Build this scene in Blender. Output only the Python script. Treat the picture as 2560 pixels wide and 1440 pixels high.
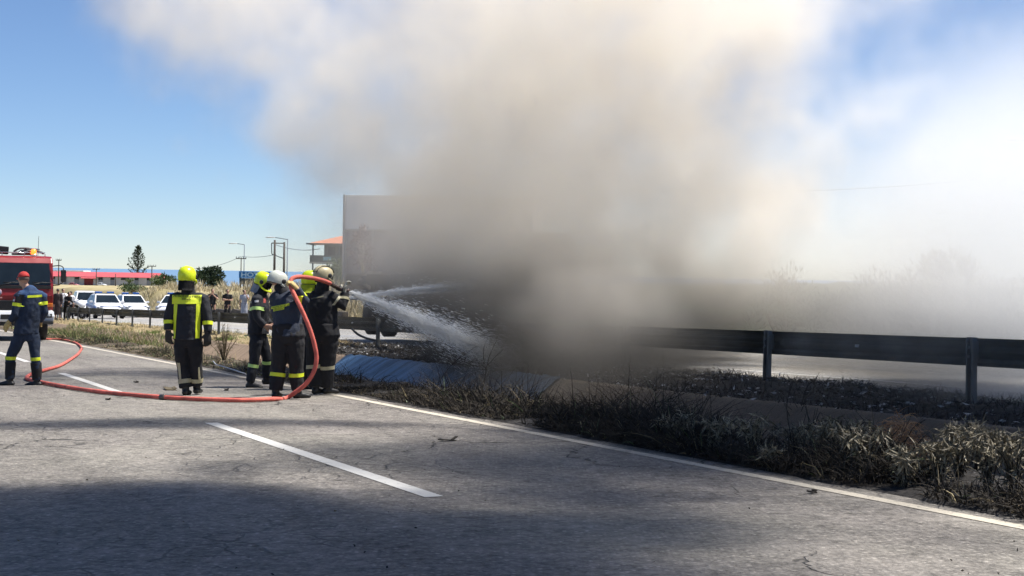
import bpy, bmesh, math, random
from math import sin, cos, pi, radians, sqrt, atan2, exp
from mathutils import Vector, Matrix, noise
from mathutils.bvhtree import BVHTree

for _o in list(bpy.data.objects):
    bpy.data.objects.remove(_o)
SC = bpy.context.scene
COL = SC.collection

# ------------------------------------------------------------------ camera
FPX = 3760.0                     # focal length in photo pixels (2560 wide)
CAM = Vector((0, 0, 1.32))
PITCH = radians(0.50)
ROLL = 0.0165
cf = Vector((0, cos(PITCH), -sin(PITCH)))
r0 = Vector((1, 0, 0)); u0 = Vector((0, sin(PITCH), cos(PITCH)))
cr = r0 * cos(ROLL) + u0 * sin(ROLL)
cu = -r0 * sin(ROLL) + u0 * cos(ROLL)
cam_d = bpy.data.cameras.new('camera'); cam = bpy.data.objects.new('camera', cam_d); COL.objects.link(cam)
cam_d.sensor_width = 36.0
cam_d.lens = FPX / 2560 * 36
cam_d.clip_start = 0.1; cam_d.clip_end = 200000
M = Matrix((cr, cu, -cf)).transposed().to_4x4(); M.translation = CAM
cam.matrix_world = M
SC.camera = cam

# ------------------------------------------------------------------ sky, sun, exposure
SUN_EL, SUN_AZ = radians(64), radians(8)        # azimuth from +X towards +Y
SUNV = Vector((cos(SUN_EL) * cos(SUN_AZ), cos(SUN_EL) * sin(SUN_AZ), sin(SUN_EL)))
w = bpy.data.worlds.new('World'); SC.world = w; w.use_nodes = True
wn = w.node_tree.nodes; wl = w.node_tree.links
sky = wn.new('ShaderNodeTexSky'); sky.sky_type = 'NISHITA'; sky.sun_disc = False
sky.sun_elevation = SUN_EL; sky.sun_rotation = pi / 2 - SUN_AZ
sky.altitude = 2200; sky.air_density = 1.0; sky.dust_density = 0.0; sky.ozone_density = 6.0
wn['Background'].inputs['Strength'].default_value = 0.074
_tint = wn.new('ShaderNodeMixRGB'); _tint.blend_type = 'MULTIPLY'; _tint.inputs['Fac'].default_value = 1.0
_tint.inputs['Color2'].default_value = (1.0, 0.99, 1.03, 1)      # white balance of the sky light
wl.new(sky.outputs[0], _tint.inputs['Color1']); wl.new(_tint.outputs[0], wn['Background'].inputs['Color'])
sd = bpy.data.lights.new('sun', 'SUN'); so = bpy.data.objects.new('sun', sd); COL.objects.link(so)
sd.energy = 5.0; sd.angle = radians(0.53); sd.color = (1.0, 0.955, 0.89)
so.rotation_euler = SUNV.to_track_quat('Z', 'Y').to_euler(); so.location = (30, 5, 40)
vs = SC.view_settings
SC.display_settings.display_device = 'sRGB'
vs.view_transform = 'Standard'; vs.look = 'None'; vs.gamma = 1.0; vs.use_curve_mapping = False
vs.exposure = 0.75
cy = SC.cycles
cy.use_denoising = True
try: cy.denoiser = 'OPENIMAGEDENOISE'
except Exception: pass
cy.max_bounces = 8; cy.diffuse_bounces = 2; cy.glossy_bounces = 2; cy.transmission_bounces = 3
cy.volume_bounces = 4; cy.transparent_max_bounces = 8
cy.volume_step_rate = 2.5; cy.volume_max_steps = 256
cy.use_adaptive_sampling = True; cy.adaptive_threshold = 0.03
cy.caustics_reflective = False; cy.caustics_refractive = False
cy.sample_clamp_indirect = 8

# ------------------------------------------------------------------ where things stand
AL = math.atan(1680 / FPX)                    # the road runs away 24 degrees left of the view
SA, CA = sin(AL), cos(AL)
SLOPE = 0.0217                                # and falls 2 % that way
def W(u, n, h=0.0):
    """road coordinates (metres along, across, above the carriageway) to the world"""
    return Vector((n * CA - u * SA, n * SA + u * CA, -SLOPE * u + h))
def UN(x, y): return (-SA * x + CA * y, CA * x + SA * y)
def RZ(x, y, h=0.0): return -SLOPE * (-SA * x + CA * y) + h
def ray(px, py):
    return cf + cr * ((px - 1280) / FPX) + cu * ((720 - py) / FPX)
def G(px, py, h=0.0):
    """the point of the road plane (raised by h) seen at a photo pixel"""
    d = ray(px, py); den = d.z + SLOPE * (-SA * d.x + CA * d.y)
    t = (h - CAM.z) / den
    return CAM + d * t
def AT(px, py, dist):
    d = ray(px, py)
    return CAM + d * (dist / d.y)
ANG = AL                                      # rotation about Z that turns +Y into the road's direction

# ------------------------------------------------------------------ node helpers
def new_mat(name):
    m = bpy.data.materials.new(name); m.use_nodes = True
    return m, m.node_tree.nodes, m.node_tree.links, m.node_tree.nodes['Principled BSDF']
def mat(name, col, rough=0.6, metal=0.0, var=0.12, scale=6.0, bump=0.0, bscale=40.0, spec=0.5, emit=None, estr=0, detail=4):
    """painted / cloth / metal surface: base colour with mottling, roughness variation and fine relief"""
    m, N, L, b = new_mat(name)
    tc = N.new('ShaderNodeTexCoord')
    nz = N.new('ShaderNodeTexNoise'); nz.inputs['Scale'].default_value = scale; nz.inputs['Detail'].default_value = detail
    L.new(tc.outputs['Object'], nz.inputs['Vector'])
    cr_ = N.new('ShaderNodeValToRGB')
    c = Vector(col[:3])
    lo = [max(0, x * (1 - var)) for x in c]; hi = [min(1, x * (1 + var)) for x in c]
    cr_.color_ramp.elements[0].position = 0.3; cr_.color_ramp.elements[1].position = 0.7
    cr_.color_ramp.elements[0].color = (*lo, 1); cr_.color_ramp.elements[1].color = (*hi, 1)
    L.new(nz.outputs['Fac'], cr_.inputs['Fac']); L.new(cr_.outputs['Color'], b.inputs['Base Color'])
    mr = N.new('ShaderNodeMapRange'); mr.inputs['To Min'].default_value = max(0.02, rough - 0.12); mr.inputs['To Max'].default_value = min(1, rough + 0.12)
    L.new(nz.outputs['Fac'], mr.inputs['Value']); L.new(mr.outputs['Result'], b.inputs['Roughness'])
    b.inputs['Metallic'].default_value = metal
    b.inputs['Specular IOR Level'].default_value = spec
    if bump:
        n2 = N.new('ShaderNodeTexNoise'); n2.inputs['Scale'].default_value = bscale; n2.inputs['Detail'].default_value = 3
        L.new(tc.outputs['Object'], n2.inputs['Vector'])
        bp = N.new('ShaderNodeBump'); bp.inputs['Strength'].default_value = bump; bp.inputs['Distance'].default_value = 0.02
        L.new(n2.outputs['Fac'], bp.inputs['Height']); L.new(bp.outputs['Normal'], b.inputs['Normal'])
    if emit:
        b.inputs['Emission Color'].default_value = (*emit, 1); b.inputs['Emission Strength'].default_value = estr
    return m

class E:
    """a float socket of a node tree with arithmetic"""
    def __init__(s, t, k): s.t = t; s.k = k
    def _m(s, op, *a):
        n = s.t.nodes.new('ShaderNodeMath'); n.operation = op
        for i, v in enumerate((s,) + a):
            if isinstance(v, E): s.t.links.new(v.k, n.inputs[i])
            else: n.inputs[i].default_value = v
        return E(s.t, n.outputs[0])
    def __add__(s, o): return s._m('ADD', o)
    __radd__ = __add__
    def __sub__(s, o): return s._m('SUBTRACT', o)
    def __rsub__(s, o): return (s * -1.0) + o
    def __mul__(s, o): return s._m('MULTIPLY', o)
    __rmul__ = __mul__
    def __truediv__(s, o): return s._m('DIVIDE', o)
    def __pow__(s, o): return s._m('POWER', o)
    def max(s, o): return s._m('MAXIMUM', o)
    def min(s, o): return s._m('MINIMUM', o)
    def sqrt(s): return s._m('SQRT')
    def abs(s): return s._m('ABSOLUTE')
    def ramp(s, a, b, c=0.0, d=1.0, smooth=True):
        n = s.t.nodes.new('ShaderNodeMapRange'); n.interpolation_type = 'SMOOTHSTEP' if smooth else 'LINEAR'
        s.t.links.new(s.k, n.inputs['Value'])
        for nm, v in (('From Min', a), ('From Max', b), ('To Min', c), ('To Max', d)):
            if isinstance(v, E): s.t.links.new(v.k, n.inputs[nm])
            else: n.inputs[nm].default_value = v
        return E(s.t, n.outputs['Result'])
def vec(t, x, y, z):
    n = t.nodes.new('ShaderNodeCombineXYZ')
    for i, v in enumerate((x, y, z)):
        if isinstance(v, E): t.links.new(v.k, n.inputs[i])
        else: n.inputs[i].default_value = v
    return n.outputs[0]
def nz3(t, v, scale, detail=3, rough=0.55, w4=0.0):
    n = t.nodes.new('ShaderNodeTexNoise'); n.noise_dimensions = '4D'
    n.inputs['Scale'].default_value = scale; n.inputs['Detail'].default_value = detail; n.inputs['Roughness'].default_value = rough
    n.inputs['W'].default_value = w4
    t.links.new(v, n.inputs['Vector'])
    return E(t, n.outputs[0]) - 0.5

# ------------------------------------------------------------------ object helpers
def tag(o, label=None, cat=None, group=None, kind=None):
    if label: o['label'] = label
    if cat: o['category'] = cat
    if group: o['group'] = group
    if kind: o['kind'] = kind
    return o
def thing(name, label, cat, loc=(0, 0, 0), rz=0.0, group=None):
    o = bpy.data.objects.new(name, None); COL.objects.link(o)
    o.empty_display_size = 0.2
    o.location = loc; o.rotation_euler = (0, 0, rz)
    return tag(o, label, cat, group)
def link_mesh(name, me, mats, parent=None, loc=None, smooth=False):
    o = bpy.data.objects.new(name, me); COL.objects.link(o)
    if mats is not None:
        me.materials.clear()
        for m in (mats if isinstance(mats, (list, tuple)) else [mats]): me.materials.append(m)
    if parent is not None: o.parent = parent
    if loc is not None: o.location = loc
    if smooth: me.shade_smooth()
    return o
def obj(name, bm, mats, parent=None, loc=None, smooth=False):
    me = bpy.data.meshes.new(name); bm.to_mesh(me); bm.free()
    return link_mesh(name, me, mats, parent, loc, smooth)
def copy_tree(o, parent=None):
    c = o.copy(); COL.objects.link(c)
    if parent is not None: c.parent = parent
    for ch in list(o.children): copy_tree(ch, c)
    return c
def box(bm, c, s, rot=None, bev=0.0, mi=0):
    """box of centre c, size s, optional 3x3 rotation"""
    r = bmesh.ops.create_cube(bm, size=1.0)
    vs_ = r['verts']
    if bev:
        mtx = Matrix.Diagonal((*s, 1)); bmesh.ops.transform(bm, matrix=mtx, verts=vs_)
        es = list({e for v in vs_ for e in v.link_edges})
        rb = bmesh.ops.bevel(bm, geom=es, offset=bev, segments=2, affect='EDGES', profile=0.6)
        vs_ = list({v for f in rb['faces'] for v in f.verts} | {v for v in vs_ if v.is_valid})
    else:
        bmesh.ops.transform(bm, matrix=Matrix.Diagonal((*s, 1)), verts=vs_)
    m = Matrix.Translation(Vector(c)) @ (rot.to_4x4() if rot else Matrix())
    bmesh.ops.transform(bm, matrix=m, verts=vs_)
    if mi:
        for f in {f for v in vs_ for f in v.link_faces}: f.material_index = mi
    return vs_
def loft(bm, pts, rad, seg=12, ref=None, cap=True, mi=0, sup=1.0):
    """closed tube through pts; rad = r or (r_side, r_depth) per point; ref = direction of the second radius"""
    pts = [Vector(p) for p in pts]; rings = []
    n = len(pts)
    if not isinstance(rad, (list,)): rad = [rad] * n
    prev = None
    for i, p in enumerate(pts):
        d = (pts[min(i + 1, n - 1)] - pts[max(i - 1, 0)])
        if d.length < 1e-9: d = Vector((0, 0, 1))
        d.normalize()
        if ref is not None:
            b = Vector(ref); b = b - d * b.dot(d)
        elif prev is not None:
            b = prev - d * prev.dot(d)
        else:
            b = Vector((0, 1, 0)) if abs(d.y) < 0.9 else Vector((1, 0, 0))
            b = b - d * b.dot(d)
        b.normalize(); prev = b
        a = b.cross(d).normalized()
        ra, rb_ = rad[i] if isinstance(rad[i], (tuple, list)) else (rad[i], rad[i])
        ring = []
        for k in range(seg):
            t = 2 * pi * k / seg; c_, s_ = cos(t), sin(t)
            if sup != 1.0:
                c_ = math.copysign(abs(c_) ** sup, c_); s_ = math.copysign(abs(s_) ** sup, s_)
            ring.append(bm.verts.new(p + a * (c_ * ra) + b * (s_ * rb_)))
        rings.append(ring)
    fs = []
    for i in range(n - 1):
        for k in range(seg):
            k2 = (k + 1) % seg
            fs.append(bm.faces.new((rings[i][k], rings[i][k2], rings[i + 1][k2], rings[i + 1][k])))
    if cap:
        fs.append(bm.faces.new(list(reversed(rings[0])))); fs.append(bm.faces.new(rings[-1]))
    for f in fs:
        f.material_index = mi; f.smooth = True
    return rings
def ball(bm, c, r, seg=16, rings=10, mi=0, rot=None):
    q = bmesh.ops.create_uvsphere(bm, u_segments=seg, v_segments=rings, radius=1.0)
    r = r if isinstance(r, (tuple, list)) else (r, r, r)
    m = Matrix.Translation(Vector(c)) @ (rot.to_4x4() if rot else Matrix()) @ Matrix.Diagonal((*r, 1))
    bmesh.ops.transform(bm, matrix=m, verts=q['verts'])
    for f in {f for v in q['verts'] for f in v.link_faces}: f.material_index = mi; f.smooth = True
    return q['verts']
def poly(bm, pts, mi=0):
    f = bm.faces.new([bm.verts.new(Vector(p)) for p in pts]); f.material_index = mi
    return f
def prism(bm, prof, x0, x1, axis=0, mi=0):
    """profile of (a, b) extruded along an axis"""
    def P(x, a, b):
        return Vector((x, a, b)) if axis == 0 else (Vector((a, x, b)) if axis == 1 else Vector((a, b, x)))
    A = [bm.verts.new(P(x0, *p)) for p in prof]; B = [bm.verts.new(P(x1, *p)) for p in prof]
    n = len(prof); fs = []
    for i in range(n):
        j = (i + 1) % n
        fs.append(bm.faces.new((A[i], A[j], B[j], B[i])))
    fs.append(bm.faces.new(list(reversed(A)))); fs.append(bm.faces.new(B))
    for f in fs: f.material_index = mi
    return fs
def fix(bm):
    bmesh.ops.recalc_face_normals(bm, faces=bm.faces[:])
def smoothpath(pts, k=6):
    """Catmull-Rom through pts"""
    P = [Vector(p) for p in pts]; out = []
    for i in range(len(P) - 1):
        a = P[max(i - 1, 0)]; b = P[i]; c = P[i + 1]; d = P[min(i + 2, len(P) - 1)]
        for j in range(k):
            t = j / k
            out.append(0.5 * ((2 * b) + (c - a) * t + (2 * a - 5 * b + 4 * c - d) * t * t + (3 * b - a - 3 * c + d) * t ** 3))
    out.append(P[-1]); return out
def catr(v, k=6):
    return [x.x for x in smoothpath([Vector((a, 0, 0)) for a in v], k)]

# ================================================================== SETTING
rnd = random.Random(4)
def fbm(x, y, s=1.0, o=3):
    return noise.fractal(Vector((x * s, y * s, 3.3)), 0.9, 2.1, o)
def sheet(name, us, ns, hf, mats, kind='structure', smooth=True, mf=None):
    """a sheet over road coordinates; hf(u, n) = height above the road plane"""
    vs_, fs = [], []
    for u in us:
        for n in ns: vs_.append(W(u, n, hf(u, n)))
    k = len(ns)
    for i in range(len(us) - 1):
        for j in range(k - 1): fs.append((i * k + j, i * k + j + 1, (i + 1) * k + j + 1, (i + 1) * k + j))
    me = bpy.data.meshes.new(name); me.from_pydata([tuple(v) for v in vs_], [], fs); me.update()
    bm = bmesh.new(); bm.from_mesh(me); fix(bm)
    if sum(f.normal.z for f in bm.faces) < 0: bmesh.ops.reverse_faces(bm, faces=bm.faces[:])
    bm.to_mesh(me); bm.free()
    o = link_mesh(name, me, mats, smooth=smooth)
    return tag(o, kind=kind) if kind else o
def frange(a, b, s):
    n = max(1, int(round((b - a) / s))); return [a + (b - a) * i / n for i in range(n + 1)]

# ---- asphalt: bleached binder, stone chips, crack network, tar-dark patches
def asphalt_mat(name, base, warm=0.0, cracks=True):
    m, N, L, b = new_mat(name); t = m.node_tree
    tc = N.new('ShaderNodeTexCoord'); o = tc.outputs['Object']
    sp = N.new('ShaderNodeSeparateXYZ'); L.new(o, sp.inputs[0])
    big = nz3(t, o, 0.35, 4, 0.6, 2.0); mid = nz3(t, o, 3.0, 4, 0.65, 5.0); fine = nz3(t, o, 60.0, 3, 0.7, 9.0)
    vo = N.new('ShaderNodeTexVoronoi'); vo.inputs['Scale'].default_value = 30; L.new(o, vo.inputs['Vector'])
    chip = E(t, vo.outputs['Distance'])
    vr = N.new('ShaderNodeSeparateColor'); L.new(vo.outputs['Color'], vr.inputs[0]); rv = E(t, vr.outputs[0])
    stone = rv.ramp(0.55, 1.0) * chip.ramp(0.55, 0.2)
    rough = nz3(t, o, 6.5, 4, 0.7, 27.0); grain = nz3(t, o, 15.0, 4, 0.75, 19.0); lane = nz3(t, vec(t, (E(t, sp.outputs[1]) * SA + E(t, sp.outputs[0]) * CA) * 1.6, (E(t, sp.outputs[1]) * CA - E(t, sp.outputs[0]) * SA) * 0.12, 0.0), 1.0, 3, 0.5, 61.0)
    val = big * 0.5 + mid * 0.45 + fine * 1.0 + grain * 2.4 + rough * 1.2 + lane * 0.9 + stone * 0.8 + 0.90
    # tyre-polished, oily band along each lane
    if cracks:
        wv = nz3(t, o, 1.1, 4, 0.6, 33.0); wv2 = nz3(t, o, 1.1, 4, 0.6, 44.0)
        v2 = N.new('ShaderNodeTexVoronoi'); v2.feature = 'DISTANCE_TO_EDGE'; v2.inputs['Scale'].default_value = 0.55
        L.new(vec(t, E(t, sp.outputs[0]) + wv * 1.3, E(t, sp.outputs[1]) + wv2 * 1.3, 0.0), v2.inputs['Vector'])
        v3 = N.new('ShaderNodeTexVoronoi'); v3.feature = 'DISTANCE_TO_EDGE'; v3.inputs['Scale'].default_value = 2.6
        L.new(vec(t, E(t, sp.outputs[0]) + wv2 * 0.5, E(t, sp.outputs[1]) + wv * 0.5, 0.0), v3.inputs['Vector'])
        gate = nz3(t, o, 0.30, 3, 0.5, 71.0); gate2 = nz3(t, o, 0.5, 3, 0.5, 77.0)
        cr1 = E(t, v2.outputs['Distance']).ramp(0.010, 0.002) * gate.ramp(0.0, 0.12)
        cr2 = E(t, v3.outputs['Distance']).ramp(0.034, 0.007) * gate2.ramp(0.0, 0.16)
        crk = cr1.max(cr2 * 0.6)
        val = val * (1.0 - crk * 0.75)
    val = val.max(0.08)
    mix = N.new('ShaderNodeMixRGB'); mix.blend_type = 'MULTIPLY'; mix.inputs['Fac'].default_value = 1
    hue = N.new('ShaderNodeMixRGB'); hue.inputs['Color1'].default_value = (base * (1 + warm), base, base * (1 - warm), 1)
    hue.inputs['Color2'].default_value = (base * 1.10, base * 1.02, base * 0.88, 1)
    L.new(big.ramp(-0.15, 0.15).k, hue.inputs['Fac'])
    L.new(hue.outputs[0], mix.inputs['Color1'])
    cmb = N.new('ShaderNodeCombineColor')
    for i in range(3): L.new(val.k, cmb.inputs[i])
    L.new(cmb.outputs[0], mix.inputs['Color2']); L.new(mix.outputs[0], b.inputs['Base Color'])
    L.new((fine * 0.4 + 0.82).k, b.inputs['Roughness'])
    b.inputs['Specular IOR Level'].default_value = 0.35
    hgt = fine * 0.5 + chip * -0.6 + mid * 0.4 + grain * 1.6
    if cracks: hgt = hgt - crk * 1.5
    bp = N.new('ShaderNodeBump'); bp.inputs['Strength'].default_value = 0.9; bp.inputs['Distance'].default_value = 0.016
    L.new(hgt.k, bp.inputs['Height']); L.new(bp.outputs['Normal'], b.inputs['Normal'])
    return m
def paint_mat(name, col=(0.74, 0.73, 0.70), under=(0.2, 0.195, 0.19), wear=0.5):
    m, N, L, b = new_mat(name); t = m.node_tree
    o = N.new('ShaderNodeTexCoord').outputs['Object']
    a = nz3(t, o, 9.0, 5, 0.7, 4.0); f = nz3(t, o, 50, 3, 0.7, 8.0)
    k = (a * 1.2 + f * 0.9).ramp(0.42 - wear * 0.55, 0.62 - wear * 0.45)
    mx = N.new('ShaderNodeMixRGB'); mx.inputs['Color1'].default_value = (*col, 1); mx.inputs['Color2'].default_value = (*under, 1)
    L.new(k.k, mx.inputs['Fac']); L.new(mx.outputs[0], b.inputs['Base Color'])
    b.inputs['Roughness'].default_value = 0.75
    bp = N.new('ShaderNodeBump'); bp.inputs['Strength'].default_value = 0.4; bp.inputs['Distance'].default_value = 0.008
    L.new(f.k, bp.inputs['Height']); L.new(bp.outputs['Normal'], b.inputs['Normal'])
    return m
def ground_mat(name, cols, scale=1.5, bump=0.6, burnt=None, green=None):
    """soil: several colours in patches; burnt = (u0, u1, colour): charred along the road from u0 (clean) to u1 (black)"""
    m, N, L, b = new_mat(name); t = m.node_tree
    o = N.new('ShaderNodeTexCoord').outputs['Object']
    a = nz3(t, o, scale, 6, 0.65, 2.0); f = nz3(t, o, scale * 12, 4, 0.7, 6.0); g = nz3(t, o, scale * 0.2, 3, 0.5, 16.0)
    r = N.new('ShaderNodeValToRGB'); e = r.color_ramp.elements
    while len(e) < len(cols): e.new(0.5)
    for i, c in enumerate(cols):
        e[i].position = 0.25 + 0.5 * i / max(1, len(cols) - 1); e[i].color = (*c, 1)
    L.new((a * 0.9 + f * 0.6 + g * 0.7 + 0.5).k, r.inputs['Fac']); outc = r.outputs[0]
    if burnt:
        sp = N.new('ShaderNodeSeparateXYZ'); L.new(o, sp.inputs[0])
        u = E(t, sp.outputs[1]) * CA - E(t, sp.outputs[0]) * SA + a * 5.0
        r2 = N.new('ShaderNodeValToRGB'); e2 = r2.color_ramp.elements
        e2[0].position = 0.3; e2[0].color = (0.008, 0.008, 0.009, 1); e2[1].position = 0.62; e2[1].color = (0.05, 0.046, 0.043, 1)
        q = e2.new(0.78); q.color = (0.22, 0.215, 0.21, 1)
        L.new((f * 1.1 + a * 0.5 + 0.5).k, r2.inputs['Fac'])
        mx = N.new('ShaderNodeMixRGB'); L.new(u.ramp(burnt[0], burnt[1]).k, mx.inputs['Fac'])
        L.new(outc, mx.inputs['Color1']); L.new(r2.outputs[0], mx.inputs['Color2']); outc = mx.outputs[0]
    if green:                                            # low scrub takes over from the dry grass towards this end
        s2 = N.new('ShaderNodeSeparateXYZ'); L.new(o, s2.inputs[0])
        ug = E(t, s2.outputs[1]) * CA - E(t, s2.outputs[0]) * SA + a * 8.0
        mg = N.new('ShaderNodeMixRGB'); mg.inputs['Color2'].default_value = (0.055, 0.07, 0.038, 1); L.new(ug.ramp(green[0], green[1]).k, mg.inputs['Fac'])
        L.new(outc, mg.inputs['Color1']); outc = mg.outputs[0]
    L.new(outc, b.inputs['Base Color']); b.inputs['Roughness'].default_value = 0.95; b.inputs['Specular IOR Level'].default_value = 0.2
    bp = N.new('ShaderNodeBump'); bp.inputs['Strength'].default_value = bump; bp.inputs['Distance'].default_value = 0.06
    L.new((a + f * 0.5).k, bp.inputs['Height']); L.new(bp.outputs['Normal'], b.inputs['Normal'])
    return m
M_ASPH = asphalt_mat('asphalt', 0.182, 0.10)
M_ASPH2 = asphalt_mat('asphalt_bleached', 0.30, cracks=False)
M_PAINT = paint_mat('road_paint', (0.52, 0.51, 0.48), wear=0.66); M_PAINT3 = paint_mat('edge_line_paint_worn', (0.52, 0.47, 0.38), (0.22, 0.2, 0.17), 0.8); M_PAINT2 = paint_mat('road_paint_worn', (0.66, 0.63, 0.55), (0.26, 0.24, 0.2), 0.75)
M_VERGE = ground_mat('verge_soil', [(0.03, 0.024, 0.018), (0.09, 0.07, 0.05), (0.22, 0.18, 0.12)], 2.0, burnt=(34.0, 28.0))
M_BANK = ground_mat('bank_soil', [(0.15, 0.115, 0.06), (0.30, 0.235, 0.13), (0.40, 0.33, 0.20)], 1.2, burnt=(37.0, 34.0))
M_FIELD = ground_mat('dry_field', [(0.19, 0.165, 0.075), (0.33, 0.275, 0.15), (0.42, 0.36, 0.21)], 0.10, 0.3, green=(62.0, 44.0))
M_DITCH = None
def concrete_mat():
    m, N, L, b = new_mat('ditch_concrete'); t = m.node_tree
    o = N.new('ShaderNodeTexCoord').outputs['Object']
    sp = N.new('ShaderNodeSeparateXYZ'); L.new(o, sp.inputs[0])
    u = E(t, sp.outputs[1]) * CA - E(t, sp.outputs[0]) * SA
    n = E(t, sp.outputs[1]) * SA + E(t, sp.outputs[0]) * CA
    a = nz3(t, o, 1.2, 5, 0.65, 3.0); f = nz3(t, o, 22, 4, 0.7, 5.0)
    st = nz3(t, vec(t, u * 5.0 + n * 2.0, n * 0.5, 0.0), 1.0, 4, 0.6, 8.0)       # streaks down the slope
    r = N.new('ShaderNodeValToRGB'); e = r.color_ramp.elements
    e[0].position = 0.2; e[0].color = (0.10, 0.072, 0.045, 1); e[1].position = 0.8; e[1].color = (0.36, 0.27, 0.185, 1)
    q = e.new(0.5); q.color = (0.225, 0.16, 0.105, 1)
    L.new((a * 0.6 + f * 0.5 + st * 0.8 + 0.5).k, r.inputs['Fac']); L.new(r.outputs[0], b.inputs['Base Color'])
    sx = N.new('ShaderNodeMixRGB'); sx.inputs['Color2'].default_value = (0.035, 0.030, 0.024, 1); L.new(r.outputs[0], sx.inputs['Color1'])
    L.new(((u + a * 9.0).ramp(33.0, 27.0) * (st * 1.6 + 0.78).max(0.25).min(0.78)).k, sx.inputs['Fac']); L.new(sx.outputs[0], b.inputs['Base Color'])   # soot washed down the slabs beside the fire
    b.inputs['Roughness'].default_value = 0.9
    bp = N.new('ShaderNodeBump'); bp.inputs['Strength'].default_value = 0.5; bp.inputs['Distance'].default_value = 0.03
    L.new((f + st * 0.6).k, bp.inputs['Height']); L.new(bp.outputs['Normal'], b.inputs['Normal'])
    return m
M_DITCH = concrete_mat()

# ---- carriageways and markings
sheet('road', frange(-40, 330, 10), [-9, -3, 0, 4, 6.3, 6.80], lambda u, n: 0.0, M_ASPH)
def strip(name, u0_, u1_, n0, n1, h, m, step=3.0):
    return sheet(name, frange(u0_, u1_, step), [n0, n1], lambda u, n: h, m)
strip('road_edge_marking', -10, 320, 6.46, 6.585, 0.004, M_PAINT3)
ua, na = UN(*G(1105, 1242).xy); ub, nb = UN(*G(515, 1058).xy)
NC = (na + nb) / 2
DASH = []
for k, (a, b_) in enumerate(((ua, ub), (ub + 5.4, ub + 12.2), (ub + 17.6, ub + 24.3), (ub + 29.7, ub + 36.5), (ub + 42, ub + 48.6), (ua - 12, ua - 5.4))):
    c = 0.10 if k == 0 else 0.0
    sheet('road_lane_marking', [a, b_], [NC - 0.07, NC + 0.07], lambda u, n: 0.004, M_PAINT)
strip('road_lane_marking', -40, 320, -0.2, -0.08, 0.004, M_PAINT2)
HF = 0.28                                            # the far carriageway lies a little higher
sheet('far_road', frange(-60, 330, 10), [12.35, 14, 16.5, 20.5], lambda u, n: HF, M_ASPH2)
strip('far_road_edge_marking', -60, 320, 13.35, 13.5, HF + 0.004, M_PAINT)
strip('far_road_edge_marking', -60, 320, 19.7, 19.85, HF + 0.004, M_PAINT)
for k in range(-3, 24):
    strip('far_road_lane_marking', k * 9.0, k * 9.0 + 3.0, 16.5, 16.64, HF + 0.004, M_PAINT)

# ---- verge, concrete ditch, median bank
sheet('verge', frange(-14, 160, 0.35), [6.70, 6.82, 6.95, 7.1, 7.25, 7.4, 7.55, 7.7, 7.85, 7.97, 8.05],
      lambda u, n: -0.03 if n < 6.75 else (0.006 + max(0.0, fbm(u, n, 1.4, 4)) * 0.11 + 0.05 * min(1, max(0, n - 6.8) / 0.7) if n < 8.0 else 0.02), M_VERGE)
DP = [(7.92, -0.05), (7.98, 0.03), (8.16, 0.03), (8.9, -0.50), (9.05, -0.50), (9.84, 0.17), (9.90, 0.20), (10.08, 0.20), (10.12, 0.10)]
def dh(n):
    for (a, x), (b_, y) in zip(DP, DP[1:]):
        if a <= n <= b_: return x + (y - x) * (n - a) / (b_ - a)
    return 0.1
ditch = thing('drainage_ditch', 'concrete lined drainage ditch running along the road below the guardrail', 'ditch', (0, 0, 0))
for k in range(-4, 36):                              # cast in bays with open joints
    a, b_ = k * 3.0 + 0.012, k * 3.0 + 2.988
    off = rnd.uniform(-0.008, 0.008)
    me_o = sheet('slab', frange(a, b_, 0.75), [p[0] for p in DP], lambda u, n: dh(n) + off + fbm(u, n, 2.0, 3) * 0.008, M_DITCH, kind=None)
    me_o.parent = ditch
def bank_h(u, n):
    e_ = min(1.0, max(0.0, (n - 10.0) / 0.6))
    g = 0.17 + 0.13 * min(1, max(0, (n - 10.1) / 1.1)) + fbm(u, n, 0.9, 4) * 0.07 * e_ + fbm(u, n, 4.5, 3) * 0.025 * e_
    if n > 12.2: g = min(g, 0.25) * 0 + 0.262 + fbm(u, n, 2, 2) * 0.03 - (n - 12.2) * 0.25
    return g
sheet('median_bank', frange(-14, 160, 0.3), frange(10.02, 12.2, 0.155) + [12.32, 12.5], bank_h, M_BANK)

# ---- land beyond
def bank_top(u):
    base = 1.70
    if u > 100:
        z = -SLOPE * 100 + HF + base - 0.0105 * (u - 100)
        if u > 640: z -= 26 * min(1, (u - 640) / 200) ** 1.5
        return z + SLOPE * u
    return HF + base
def field_h(u, n):
    if n <= 20.5: return HF - 0.02
    t = min(1, max(0, (n - 21.2) / 2.6)); t = t * t * (3 - 2 * t)
    rough = fbm(u, n, 0.12, 4) * 0.25 * t + fbm(u, n, 0.6, 3) * 0.12 * t
    if n > 40: rough *= 1.5
    return HF - 0.03 + (bank_top(u) - HF) * t + rough
us = frange(-60, 130, 1.6) + frange(136, 420, 7)[0:] + frange(440, 1000, 25)
ns_ = [20.45, 20.8, 21.2, 21.7, 22.2, 22.8, 23.4, 24, 25, 27, 30, 35, 42, 50, 62, 80, 105, 140, 190, 250, 330, 430, 560, 750, 1000]
sheet('field', us, ns_, field_h, M_FIELD)
sheet('ground', frange(-150, 1000, 50), [-900, -300, -100, -30, -9, 5, 12, 20.6],
      lambda u, n: -0.62 if u < 330 else (bank_top(u) - 1.2), M_FIELD)
mw, Nw, Lw, bw = new_mat('sea_water')
bw.inputs['Base Color'].default_value = (0.15, 0.24, 0.36, 1); bw.inputs['Roughness'].default_value = 0.55; bw.inputs['Specular IOR Level'].default_value = 0.15
_t = mw.node_tree; _o = Nw.new('ShaderNodeTexCoord').outputs['Object']
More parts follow.
